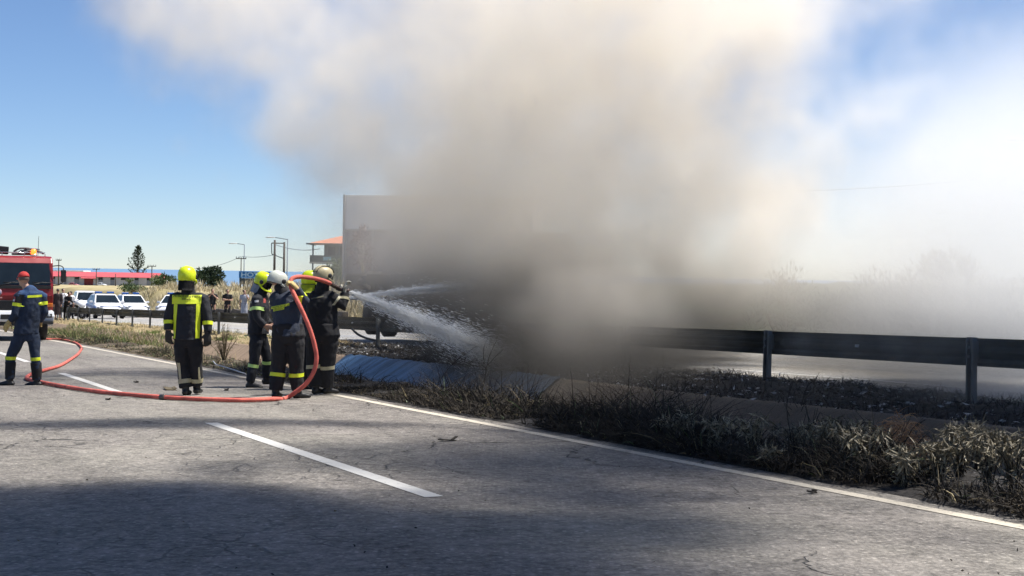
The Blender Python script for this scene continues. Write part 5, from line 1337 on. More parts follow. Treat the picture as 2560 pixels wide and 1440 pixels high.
# showroom: pale fascia over a tall dark glass front
p, q = facade_frame(1000, 740, 84)
gz = field_z(p) - p.z - 0.3
sw = thing('shop_building', 'flat roofed shop building with a pale fascia above a tall dull front, sunk in smoke', 'building', tuple(p), -0.10)
x0, _ = q(853, 0); x1, _ = q(1330, 0); _, zt = q(0, 489); _, zm = q(0, 575)
M_FASC = mat('fascia_pale', (0.68, 0.70, 0.73), 0.6, 0, 0.05, 0.5); M_SHOPG = mat('shop_front_dull', (0.22, 0.20, 0.225), 0.4, 0, 0.3, 0.7); M_FRAME = mat('shop_frame', (0.30, 0.31, 0.33), 0.5)
bm = bmesh.new(); box(bm, ((x0 + x1) / 2, 4.2, (zt + gz) / 2 - 0.05), (x1 - x0 - 0.1, 8, zt - gz - 0.1)); obj('wall', bm, M_FASC, sw)
bm = bmesh.new(); box(bm, ((x0 + x1) / 2, 0.10, (zt + zm) / 2), (x1 - x0, 0.24, zt - zm), bev=0.02); fa = obj('fascia', bm, M_FASC, sw)
k = 7
for i in range(k):
    a = x0 + 0.15 + (x1 - x0 - 0.15) * i / k; b_ = x0 + 0.15 + (x1 - x0 - 0.15) * (i + 1) / k
    bm = bmesh.new(); box(bm, ((a + b_) / 2, 0.12, (zm + gz) / 2), (b_ - a - 0.08, 0.05, zm - gz - 0.1)); obj('glass_panel', bm, M_SHOPG, sw)
    bm = bmesh.new(); box(bm, (a, 0.08, (zm + gz) / 2), (0.08, 0.12, zm - gz)); obj('mullion', bm, M_FRAME, sw)
bm = bmesh.new(); box(bm, (x0 + 0.06, -0.02, (zt + gz) / 2), (0.10, 0.34, zt - gz + 0.02)); obj('corner_column', bm, M_FRAME, sw)

# ================================================================== PLANTS
def leaf_mat(name, c0, c1, rough=0.55, trans=0.0, scale=3.0):
    m, N, L, b = new_mat(name); t = m.node_tree
    o = N.new('ShaderNodeTexCoord').outputs['Object']
    r = N.new('ShaderNodeValToRGB'); e = r.color_ramp.elements
    e[0].position = 0.3; e[0].color = (*c0, 1); e[1].position = 0.7; e[1].color = (*c1, 1)
    L.new((nz3(t, o, scale, 3, 0.6, 2.0) * 1.1 + nz3(t, o, scale * 14, 2, 0.6, 5.0) * 0.9 + 0.5).k, r.inputs['Fac']); L.new(r.outputs[0], b.inputs['Base Color'])
    b.inputs['Roughness'].default_value = rough; b.inputs['Specular IOR Level'].default_value = 0.35
    return m
M_LDARK = leaf_mat('leaf_dark', (0.010, 0.022, 0.012), (0.035, 0.06, 0.025), scale=0.6)
M_LGREEN = leaf_mat('leaf_green', (0.05, 0.085, 0.03), (0.12, 0.16, 0.06), scale=0.8)
M_LOLEA = leaf_mat('leaf_oleander', (0.018, 0.040, 0.020), (0.05, 0.085, 0.04))
M_LPURP = leaf_mat('leaf_purple', (0.07, 0.03, 0.04), (0.14, 0.07, 0.08))
M_STRAW = leaf_mat('straw', (0.28, 0.215, 0.10), (0.56, 0.47, 0.28), 0.8, scale=0.9)
M_STRAWP = leaf_mat('straw_pale', (0.40, 0.33, 0.20), (0.66, 0.58, 0.40), 0.8, scale=0.5)
M_GRASSG = leaf_mat('grass_green', (0.055, 0.10, 0.02), (0.16, 0.22, 0.055), 0.7, scale=1.5)
M_BURNT = leaf_mat('burnt_stalk', (0.012, 0.010, 0.009), (0.05, 0.040, 0.028), 0.85, scale=2.5)
M_WEED = leaf_mat('dried_weed', (0.05, 0.040, 0.022), (0.20, 0.155, 0.085), 0.75, scale=3)
M_WLEAF = leaf_mat('weed_leaf', (0.022, 0.018, 0.011), (0.36, 0.31, 0.205), 0.5, scale=6)
M_BARK = mat('bark', (0.09, 0.075, 0.055), 0.9, 0, 0.3, 6, 0.5, 20)
M_BARKP = mat('bark_pale', (0.35, 0.33, 0.29), 0.9, 0, 0.2, 6)
class Blades:
    """many narrow blades or leaves in one mesh"""
    def __init__(s): s.v = []; s.f = []; s.m = []
    def blade(s, p, d, L, w, bend=0.3, mi=0, seg=2, r=rnd):
        """tapering ribbon from p along d, bending down"""
        d = Vector(d).normalized(); sd = d.cross(Vector((r.uniform(-1, 1), r.uniform(-1, 1), 0.2))); sd = sd.normalized() if sd.length > 1e-6 else Vector((1, 0, 0))
        i0 = len(s.v); q = Vector(p); dd = d.copy()
        for k in range(seg + 1):
            ww = w * (1 - (k / seg)) * 0.5 if k else w * 0.5
            if k == seg: s.v.append(tuple(q))
            else: s.v.append(tuple(q - sd * ww)); s.v.append(tuple(q + sd * ww))
            q = q + dd * (L / seg); dd = (dd + Vector((0, 0, -bend))).normalized()
        for k in range(seg):
            a = i0 + 2 * k
            if k == seg - 1: s.f.append((a, a + 1, a + 2))
            else: s.f.append((a, a + 1, a + 3, a + 2))
            s.m.append(mi)
    def leaf(s, p, d, L, w, n=None, mi=0, r=rnd):
        """a lance-shaped leaf folded along its midrib"""
        d = Vector(d).normalized(); sd = d.cross(Vector((r.uniform(-1, 1), r.uniform(-1, 1), r.uniform(-1, 1)))); sd = sd.normalized() if sd.length > 1e-6 else Vector((1, 0, 0))
        up = sd.cross(d); i0 = len(s.v); p = Vector(p)
        for q in (p, p + d * L * 0.45 - sd * w / 2 + up * w * 0.18, p + d * L * 0.5 , p + d * L * 0.45 + sd * w / 2 + up * w * 0.18, p + d * L - up * L * 0.08): s.v.append(tuple(q))
        s.f += [(i0, i0 + 2, i0 + 1), (i0, i0 + 3, i0 + 2), (i0 + 1, i0 + 2, i0 + 4), (i0 + 2, i0 + 3, i0 + 4)]; s.m += [mi] * 4
    def build(s, name, mats, parent=None):
        me = bpy.data.meshes.new(name); me.from_pydata(s.v, [], s.f); me.update()
        o = link_mesh(name, me, mats, parent)
        me.polygons.foreach_set('material_index', s.m); me.update()
        return o
def rdir(r, up=0.0):
    while True:
        v = Vector((r.uniform(-1, 1), r.uniform(-1, 1), r.uniform(-1, 1)))
        if 0.1 < v.length < 1: v.normalize(); v.z += up; return v.normalized()
def shrub(name, label, cat, base, rx, rz, leafm, n=900, leaf=(0.3, 0.1), trunk=True, seed=1, group=None, clumps=26, lift=0.0, bark=None, upright=0.3, part='crown'):
    r = random.Random(seed); o = thing(name, label, cat, tuple(base), 0, group)
    B = Blades(); cl = []
    for k in range(clumps):
        d = rdir(r, 0.25); rr = r.uniform(0.45, 0.9); cl.append((Vector((d.x * rx * rr, d.y * rx * rr, lift + rz * (0.52 + 0.5 * d.z * rr))), r.uniform(0.22, 0.42)))
    for k in range(n):
        c, q = r.choice(cl); d = rdir(r); p = c + Vector((d.x * rx * q, d.y * rx * q, d.z * rz * 0.5 * q)) * r.uniform(0.4, 1.0)
        if p.z < 0.02: p.z = 0.02 + r.random() * 0.1
        B.leaf(p, (d + Vector((0, 0, upright))).normalized(), leaf[0] * r.uniform(0.7, 1.3), leaf[1] * r.uniform(0.8, 1.2), r=r)
    B.build(part, leafm, o)
    bm = bmesh.new()
    hgt = lift + rz * 0.75
    loft(bm, [(0, 0, -0.2), (0.03 * rx, 0, hgt * 0.5), (0, 0.02, hgt)], [0.06 * rx + 0.02, 0.045 * rx + 0.012, 0.01], 8)
    for c, q in cl[:10]: loft(bm, [(0, 0, max(0.05, lift * 0.9)), c * 0.6 + Vector((0, 0, lift * 0.4)), c], [0.03 * rx + 0.008, 0.02 * rx + 0.005, 0.005], 6)
    obj('trunk', bm, bark or M_BARK, o)
    return o
def fbase(px, Z, dz=-0.1):
    p = AT(px, 700, Z); p.z = field_z(p) + dz; return p

# ragged conifer behind the warehouse
r = random.Random(7); b = fbase(344, 560); hh = AT(344, 613, 560).z - b.z
tr = thing('conifer_tree', 'ragged dark conifer with upswept branches rising behind the warehouse', 'tree', tuple(b))
bm = bmesh.new(); loft(bm, [(0, 0, 0), (0, 0, hh * 0.6), (0.1, 0, hh)], [0.35, 0.2, 0.04], 8); obj('trunk', bm, M_BARK, tr)
bm = bmesh.new(); B = Blades()
for k in range(46):
    t = 0.25 + 0.73 * (k / 46) ** 0.9; z = hh * t; L_ = (1 - t) * 5.6 * r.uniform(0.5, 1.15) + 0.35; a = k * 2.4 + r.uniform(-.3, .3)
    d = Vector((cos(a), sin(a), 0)); tip = Vector((0, 0, z)) + d * L_ + Vector((0, 0, L_ * r.uniform(0.25, 0.8)))
    pts = smoothpath([(0, 0, z), Vector((0, 0, z)) + d * L_ * 0.55 + Vector((0, 0, -0.05 * L_)), Vector((0, 0, z)) + d * L_ * 0.9 + Vector((0, 0, 0.2 * L_)), tip], 4)
    loft(bm, pts, [0.06 * (1 - i / len(pts)) + 0.015 for i in range(len(pts))], 5)
    for i, p_ in enumerate(pts):
        for _ in range(4): B.leaf(p_ + rdir(r) * 0.10, (rdir(r) + d * 0.6 + Vector((0, 0, 0.5))).normalized(), r.uniform(0.4, 0.85), 0.20, r=r)
cr_o = B.build('crown', M_LDARK, tr); obj('branch', bm, M_BARK, cr_o)
# bushes and trees of the field
shrub('bush', 'round dark bush left of the hotel sign', 'bush', fbase(528, 225), 2.6, 3.2, M_LDARK, 2600, (0.42, 0.2), seed=3, clumps=40)
shrub('bush', 'olive green bush at the right end of the warehouse', 'bush', fbase(410, 190), 1.7, 2.2, M_LGREEN, 1400, (0.32, 0.12), seed=4)
shrub('bush', 'low green bush left of the police cars', 'bush', fbase(215, 135), 1.1, 1.0, M_LGREEN, 500, (0.22, 0.10), seed=5)
shrub('bush', 'low green bush behind the white off-road car', 'bush', fbase(243, 130), 1.5, 1.2, M_LGREEN, 700, (0.24, 0.10), seed=6)
shrub('bush', 'low green bush behind the middle police car', 'bush', fbase(286, 132), 1.0, 0.9, M_LGREEN, 500, (0.22, 0.10), seed=7)
shrub('bush', 'wide low green bush behind the roof lights of the police car', 'bush', fbase(335, 132), 1.3, 0.75, M_LGREEN, 600, (0.24, 0.10), seed=8)
shrub('tree', 'small thin tree in front of the warehouse wall', 'tree', fbase(323, 460), 1.2, 1.6, M_LGREEN, 300, (0.4, 0.2), seed=9, lift=0.8)
shrub('bush', 'grey green bush in front of the tiled house', 'bush', fbase(842, 150), 1.3, 3.1, M_LGREEN, 1300, (0.26, 0.1), seed=10)
shrub('tree', 'slender purple leaved tree with a pale trunk before the shop front', 'tree', fbase(906, 78), 0.75, 2.3, M_LPURP, 900, (0.16, 0.08), seed=11, lift=1.2, bark=M_BARKP)
shrub('tree', 'small dull tree before the shop front, deeper in the smoke', 'tree', fbase(1040, 80), 0.9, 2.4, M_LPURP, 900, (0.16, 0.08), seed=12, lift=1.0, bark=M_BARKP)
# oleanders along the far side of the road
for i, (px, n_, h_, lab) in enumerate(((2345, 20.9, 2.25, 'dark oleander bush showing clearest through the pale smoke'), (2215, 21.6, 1.75, 'oleander bush left of the clearest one, almost lost in the smoke'), (2475, 21.6, 1.6, 'faint oleander bush right of the clearest one'),
                                       (2090, 21.6, 1.5, 'low oleander bush fading into the thick smoke'), (2580, 21.8, 1.7, 'oleander bush cut by the picture edge'), (1960, 21.5, 1.9, 'oleander bush swallowed by the beige smoke'))):
    d = ray(px, 700); t = n_ / (d.x * CA + d.y * SA); p = CAM + d * t; u, n = UN(p.x, p.y); p = W(u, n, HF - 0.05)
    shrub('oleander_bush', lab, 'bush', p, 1.0, h_, M_LOLEA, 3600 if i == 0 else 1500, (0.17, 0.036), seed=20 + i, group='oleanders along the far carriageway', clumps=34, upright=0.9)

# ---- grass and weeds too many to count
def stuff_grass(name, label, mats, gen, n, seed):
    r = random.Random(seed); B = Blades()
    for _ in range(n): gen(B, r)
    o = B.build(name, mats); tag(o, label, None, None, 'stuff'); return o
def far_grass(B, r):
    u = r.uniform(60, 135); n = r.uniform(21.6, 27)
    if fbm(u, n, 0.35, 3) < -0.12 - 0.3 * (u < 96): return
    h = r.uniform(0.25, 0.6) + (0.45 if u < 98 and fbm(u, n, 0.5, 2) > 0.05 else 0)
    B.blade(W(u, n, field_h(u, n) - 0.05), (r.gauss(0, .3), r.gauss(0, .3), 1), h, 0.06, 0.15, 0 if r.random() < 0.7 else 1, 2, r)
stuff_grass('dry_grass', 'tall pale dry grass on the far bank', [M_STRAWP, M_STRAW], far_grass, 15000, 1)
def reeds(B, r):                                        # plumed tufts by the olive bush
    c = r.choice(((438, 175), (455, 172), (470, 178), (425, 182), (500, 150), (485, 165), (560, 140), (590, 130)))
    p = fbase(c[0] + r.gauss(0, 5), c[1] + r.gauss(0, 2)); B.blade(p, (r.gauss(0, .22), r.gauss(0, .22), 1), r.uniform(0.6, 1.3), 0.14, 0.12, 0, 3, r)
stuff_grass('reed_tufts', 'pale plumed reed tufts before the olive bush', [M_STRAWP], reeds, 800, 2)
def med_grass(B, r):
    u = r.uniform(36, 125) if r.random() < 0.85 else r.uniform(34.5, 60); n = r.choice((r.uniform(10.0, 12.3), r.uniform(9.9, 10.6)))
    if fbm(u, n, 0.8, 3) < -0.05: return
    h = r.uniform(0.06, 0.22); g = 1 if fbm(u + 30, n, 0.25, 2) > 0.16 else 0
    B.blade(W(u, n, bank_h(u, n) - 0.02), (r.gauss(0, .5), r.gauss(0, .5), 1), h, 0.016, 0.25, g, 2, r)
stuff_grass('median_grass', 'short dry grass on the median bank', [M_STRAW, M_GRASSG], med_grass, 26000, 3)
gu0 = UN(*G(250, 855).xy)[0]; gu1 = UN(*G(140, 840).xy)[0]
def green_grass(B, r):
    u = r.uniform(gu0 - 4, gu1 + 14); n = r.uniform(7.15, 9.9)
    h = r.uniform(0.10, 0.36) * (1 if r.random() < 0.8 else 0.6)
    if u < gu0 and r.random() < (gu0 - u) / 4: return
    z = dh(n) if n > 8 else 0.03
    B.blade(W(u, n, max(z, -0.12) - 0.02), (r.gauss(0, .4), r.gauss(0, .4), 1), h, 0.022, 0.25, 0 if r.random() < 0.72 else 1, 2, r)
stuff_grass('green_grass', 'green grass growing over the ditch beside the fire engine', [M_GRASSG, M_STRAW], green_grass, 9000, 4)
def verge_weeds(B, r):
    u = r.uniform(5.0, 60) if r.random() < 0.6 else r.uniform(5, 22); n = 6.74 + abs(r.gauss(0, 0.55))
    if n > 8.1: n = r.uniform(6.8, 8.1)
    if u > 50 and r.random() < 0.3: return
    dens = fbm(u * 1.0, n, 0.9, 3)
    if dens < -0.22: return
    near = max(0.0, min(1, (20 - u) / 8))
    h = r.uniform(0.05, 0.20) * (1 + near * 1.1) * (0.45 + 1.0 * min(1, max(0, n - 6.7) / 0.7)) * (0.95 if u > 29 else 0.9) * max(0.35, 0.85 + 1.5 * fbm(u + 50, n, 0.55, 3))
    mi = 0 if r.random() < (0.93 if u < 26 else 0.5) else (1 if r.random() < (0.7 if u < 28 else 0.5) else (2 if r.random() < 0.35 else 3))
    B.blade(W(u, n, 0.03), (r.gauss(0, .75), r.gauss(0, .75), 1), h * 1.3, 0.010 + 0.006 * r.random(), r.uniform(0.2, 0.7), mi, 3, r)
stuff_grass('verge_weeds', 'scorched weeds matted along the edge of the road', [M_BURNT, M_WEED, M_STRAW, M_LGREEN], verge_weeds, 40000, 5)
def ash(B, r):
    u = r.uniform(8, 36); n = r.uniform(9.9, 12.4)
    if fbm(u, n, 1.2, 3) < 0.0 and r.random() < 0.7: return
    mi = 0 if r.random() < 0.72 else 1
    B.leaf(W(u, n, bank_h(u, n) + r.uniform(0.0, 0.05)), (r.uniform(-1, 1), r.uniform(-1, 1), r.uniform(-.15, .25)), r.uniform(0.03, 0.11), r.uniform(0.012, 0.04), mi=mi, r=r)
stuff_grass('ash_litter', 'black and pale burnt litter strewn over the median bank', [M_BURNT, mat('ash_pale', (0.36, 0.36, 0.36), 0.9, 0, 0.4, 20)], ash, 9000, 6)
def bank_stubble(B, r):
    u = r.uniform(8, 37); n = r.uniform(9.95, 12.4)
    B.blade(W(u, n, bank_h(u, n) - 0.01), (r.gauss(0, .6), r.gauss(0, .6), 1), r.uniform(0.04, 0.16), 0.012, 0.3, 0, 2, r)
stuff_grass('burnt_stubble', 'charred grass stubble around the guardrail posts', [M_BURNT], bank_stubble, 14000, 7)

# ---- single weeds one can point at
def weed(px, pyb, pyt, label, seed, leafy=True, spread=0.22, stems=7, h=0.0, name='weed_plant', group='drooping weeds along the road edge', n_shift=0.0, lm=None):
    b = G(px, pyb, 0.03); s = b.y / FPX; H = (pyb - pyt) * s; r = random.Random(seed)
    o = thing(name, label, 'weed', tuple(b), 0, group); bm = bmesh.new(); B = Blades()
    for k in range(stems):
        a = r.uniform(0, 2 * pi); q = spread * r.uniform(0.2, 1.0) * H * 1.6
        pts = smoothpath([(0.02 * cos(a), 0.02 * sin(a), -0.04), (q * 0.3 * cos(a), q * 0.3 * sin(a), H * 0.5), (q * 0.8 * cos(a), q * 0.8 * sin(a), H * r.uniform(0.75, 1.0)), (q * 1.2 * cos(a), q * 1.2 * sin(a), H * r.uniform(0.7, 1.0))], 5)
        loft(bm, pts, [0.006 * (1 - 0.7 * i / len(pts)) for i in range(len(pts))], 5)
        if leafy:
            for p_ in pts[3:]:
                for _ in range(r.choice((2, 3, 3))):
                    d = (rdir(r) + Vector((0, 0, r.uniform(-1.1, 0.15)))).normalized(); B.leaf(p_ + rdir(r) * 0.02, d, r.uniform(0.05, 0.12), r.uniform(0.010, 0.020), r=r)
    obj('stem', bm, M_BURNT, o)
    if leafy: B.build('foliage', lm or M_WLEAF, o)
    return o
WEEDS = [(1688, 1120, 1036), (1785, 1135, 1050), (1885, 1150, 1042), (1990, 1140, 1068), (2062, 1160, 1056), (2105, 1165, 1048), (2165, 1195, 1072), (2350, 1215, 1105), (2400, 1200, 1068), (2470, 1225, 1082), (2535, 1240, 1078), (2440, 1180, 1060), (2260, 1215, 1130), (1930, 1168, 1125)]
WL = ['small drooping weed at the left end of the leafy clumps', 'low drooping weed before the bare ditch slope', 'upright grey leaved weed on the verge left of the twisted stalk', 'thin weed under the twisted dead stalk', 'pale leaved weed just right of the twisted stalk',
      'weed with a dark seed head beside the straw tangle', 'bushy weed at the left foot of the straw tangle', 'bushy weed at the right foot of the straw tangle', 'tall pale weed right of the straw tangle', 'broad leafy weed near the right picture edge', 'leafy weed cut by the right picture edge',
      'high leafy weed behind the broad one at the right', 'low weed directly before the straw tangle', 'very low weed close to the white edge line']
for i, ((px, yb, yt), lab) in enumerate(zip(WEEDS, WL)): weed(px, yb, yt, lab, 40 + i, stems=13 if px > 2100 else 9, spread=0.38)
weed(2030, 1120, 1010, 'thin dry bush with bare twigs before the median', 71, False, 0.2, 5)
# dead stalks drawn against the ditch and the smoke
def stalk(pts, label, br=(), seed=1, r0=0.008):
    b = G(*pts[0], 0.0); s = b.y / FPX
    o = thing('dead_stalk', label, 'stalk', tuple(b), 0, 'dead stalks standing before the ditch')
    L_ = lambda q, k: Vector(((q[0] - pts[0][0]) * s, k * 0.03, (pts[0][1] - q[1]) * s))
    P = [L_(q, i) for i, q in enumerate(pts)]; sp = smoothpath(P, 5); bm = bmesh.new()
    loft(bm, [P[0] - Vector((0, 0, 0.05))] + sp, [r0] + [r0 * (1 - 0.75 * i / len(sp)) for i in range(len(sp))], 6)
    obj('stem', bm, M_BURNT, o)
    for q in br:
        Q = smoothpath([L_(w_, i) for i, w_ in enumerate(q)], 4); bm = bmesh.new(); loft(bm, Q, [r0 * 0.6 * (1 - 0.7 * i / len(Q)) for i in range(len(Q))], 5); obj('twig', bm, M_BURNT, o)
stalk([(1202, 1000), (1212, 940), (1222, 890), (1240, 848)], 'tall forked dead stalk before the blue ditch slope', [[(1214, 930), (1206, 880), (1211, 858)], [(1218, 912), (1240, 888), (1256, 873)], [(1207, 960), (1222, 926), (1200, 925)], [(1208, 960), (1206, 920), (1208, 870)]])
stalk([(1083, 978), (1110, 935), (1135, 905), (1192, 862)], 'dead stalk leaning right over the blue ditch slope', [[(1116, 928), (1120, 900), (1138, 878)], [(1128, 912), (1150, 900), (1168, 898)], [(1140, 900), (1160, 880)]], r0=0.007)
stalk([(1325, 1015), (1318, 960), (1321, 905)], 'thin straight dead stalk in the bluish smoke', [[(1319, 960), (1330, 940), (1335, 925)]], r0=0.006)
stalk([(1290, 1008), (1300, 970), (1318, 925)], 'thin dead stalk left of the straight one', [[(1300, 972), (1296, 948)]], r0=0.006)
stalk([(1265, 1000), (1262, 965), (1285, 920)], 'short thin dead stalk with a pale seed head', [], r0=0.005)
stalk([(1045, 975), (1048, 950), (1052, 930)], 'short dead twig at the left part of the blue ditch slope', [], r0=0.005)
stalk([(1995, 1060), (2005, 1010), (2020, 965), (2040, 990 - 40), (2052, 930)], 'twisted dead stalk bending over the burnt bank', [[(2000, 1030), (1975, 985), (1980, 955), (1992, 960)], [(2008, 1000), (2030, 985), (2052, 995)], [(1998, 1040), (1965, 1012), (1958, 990)]], r0=0.008)
stalk([(1990, 1150), (1975, 1080), (1968, 1010), (1985, 955)], 'tall bare stalk rising behind the pale weeds', [[(1972, 1040), (1955, 1000)]], r0=0.007)
stalk([(1520, 1070), (1560, 1020), (1590, 985)], 'thin dead stalk leaning right in the grey smoke', [[(1545, 1040), (1548, 1005)]], r0=0.006)
stalk([(1700, 1080), (1735, 1040), (1750, 1030)], 'short dead stalk at the burnt verge', [], r0=0.006)
# tangle of dry straw
b = G(2245, 1160, 0.03); s = b.y / FPX; r = random.Random(91); B = Blades()
tg = thing('straw_tangle', 'round tangle of reddish dry straw on the verge', 'dry bush', tuple(b))
for k in range(1100):
    a = r.uniform(0, 2 * pi); rr = 95 * s * sqrt(r.random()); hz = 150 * s * (1 - (rr / (105 * s)) ** 2) * r.uniform(0.25, 1.0)
    B.blade((rr * cos(a), rr * sin(a) * 0.7, max(0.0, hz - 0.08)), (r.gauss(0, 1), r.gauss(0, 1), r.uniform(0.0, 1.0)), r.uniform(0.12, 0.32), 0.007, r.uniform(0.3, 0.9), 0, 5, r)
B.build('straw', leaf_mat('straw_red', (0.26, 0.13, 0.06), (0.58, 0.34, 0.17), 0.8, scale=8), tg)
# dry bush at the ditch and the pale hose in the verge
b = G(560, 908, 0.0); s = b.y / FPX; r = random.Random(17); db = thing('dry_bush', 'dry twiggy bush on the verge behind the walking firefighter', 'bush', tuple(b)); bm = bmesh.new(); B = Blades()
for k in range(26):
    a = r.uniform(0, 2 * pi); H = r.uniform(50, 100) * s; q = r.uniform(5, 45) * s
    pts = smoothpath([(0, 0, -0.03), (q * 0.4 * cos(a), q * 0.4 * sin(a), H * 0.55), (q * cos(a), q * sin(a), H)], 4); loft(bm, pts, [0.009 * (1 - 0.8 * i / len(pts)) for i in range(len(pts))], 5)
    for p_ in pts[3:]:
        for _ in range(4): B.blade(p_, rdir(r, 0.4), r.uniform(0.06, 0.16), 0.008, 0.1, 0, 2, r)
obj('stem', bm, M_WEED, db); B.build('twig', M_WEED, db)
M_PIPE = mat('pipe_pale', (0.42, 0.43, 0.45), 0.6)
bm = bmesh.new(); loft(bm, smoothpath([G(533, 903, 0.08), G(542, 912, 0.10), G(560, 917, 0.09), G(585, 925, 0.09), G(612, 934, 0.10), G(622, 938, 0.05)], 5), 0.011, 8)
tag(obj('garden_pipe', bm, M_PIPE), 'pale thin pipe lying in the verge behind the helmeted firefighters', 'pipe')
bm = bmesh.new(); loft(bm, smoothpath([AT(880, 822, 36.2), AT(895, 836, 36.0), AT(918, 846, 35.8), AT(950, 853, 35.5)], 5), 0.028, 8)
tag(obj('black_cable', bm, M_BLKP), 'black cable hanging below the guardrail beside the burnt lorry', 'cable')
# litter on the road
def flat_bit(px, py, w_, d_, label, m, rz):
    b = G(px, py, 0.006); bm = bmesh.new(); box(bm, (0, 0, 0.008), (w_, d_, 0.012), Matrix.Rotation(0.12, 3, 'Y'), 0.003); box(bm, (w_ * 0.42, 0, 0.018), (w_ * 0.35, d_ * 0.8, 0.010), Matrix.Rotation(-0.35, 3, 'Y'), 0.003)
    o = obj('road_debris', bm, m); o.location = b; o.rotation_euler.z = rz; tag(o, label, 'debris', 'scraps lying on the road')
flat_bit(424, 973, 0.16, 0.5, 'flat dark scrap on the road left of the walking firefighter', M_WEED, 0.3)
flat_bit(270, 999, 0.06, 0.10, 'small black lump beside the hose on the road', M_BURNT, 0.1)
flat_bit(340, 956, 0.05, 0.16, 'small dark scrap at the end of the far lane dash', M_BURNT, 0.5)
flat_bit(2030, 1232, 0.05, 0.06, 'tiny dark scrap below the white edge line', M_BURNT, 0.5)
flat_bit(1118, 1102, 0.24, 0.04, 'thin twig lying on the asphalt in the shade', M_BURNT, 0.9)
flat_bit(566, 975, 0.06, 0.2, 'dark scrap between two firefighters on the road', M_BURNT, 0.2)
def grit(B, r):
    px, py = r.uniform(0, 2560), r.uniform(900, 1440); p = G(px, py, 0.004); u, n = UN(p.x, p.y)
    if n > 7.0 or r.random() < 0.3: return
    B.leaf(p, (r.uniform(-1, 1), r.uniform(-1, 1), 0.15), r.uniform(0.01, 0.03), r.uniform(0.008, 0.016), mi=0 if r.random() < .7 else 1, r=r)
stuff_grass('road_grit', 'dark grit and plant crumbs scattered on the asphalt', [M_BURNT, M_WEED], grit, 130, 9)

# ================================================================== WATER
def jet(name, label, a, b, w0, w1, n, seed, sag=0.0, mist=0.25):
    """a stream of droplets: thin streaks thrown from a to b, spreading"""
    r = random.Random(seed); a = Vector(a); b = Vector(b); d = b - a; L_ = d.length; d.normalize(); s = d.orthogonal().normalized(); t = d.cross(s)
    B = Blades()
    for _ in range(n):
        q = r.random() ** 0.8; w_ = (w0 + (w1 - w0) * q) * (abs(r.gauss(0, 0.5)) if r.random() > mist else abs(r.gauss(0, 1.0)))
        th = r.uniform(0, 2 * pi); p = a + d * (L_ * q) + (s * cos(th) + t * sin(th)) * w_ - Vector((0, 0, sag * q * q))
        dd = (d + (s * cos(th) + t * sin(th)) * (w1 / L_) * r.uniform(0, 1.2) - Vector((0, 0, 2 * sag * q / L_)))
        B.blade(p, dd, r.uniform(0.04, 0.16), r.uniform(0.004, 0.008) * (1.0 - 0.35 * q), 0.0, 0, 1, r)
    m, N, L, bs = new_mat('water_drops')
    bs.inputs['Base Color'].default_value = (0.86, 0.87, 0.88, 1); bs.inputs['Roughness'].default_value = 0.25
    tl_ = N.new('ShaderNodeBsdfTranslucent'); tl_.inputs['Color'].default_value = (0.85, 0.87, 0.88, 1)
    mx = N.new('ShaderNodeMixShader'); mx.inputs['Fac'].default_value = 0.5
    L.new(bs.outputs[0], mx.inputs[1]); L.new(tl_.outputs[0], mx.inputs[2]); L.new(mx.outputs[0], N['Material Output'].inputs['Surface'])
    tag(B.build(name, m), label, None, None, 'stuff')
jet('water_jet', 'water jet from the nozzle fanning down into the burning lorry', NOZ, AT(1310, 905, 26.0), 0.02, 0.34, 38000, 3, 0.10, 0.35)
jet('water_jet', 'thin second water jet arching right into the smoke', AT(868, 745, 23.5), AT(1180, 700, 27.5), 0.014, 0.10, 12000, 5, 0.12)
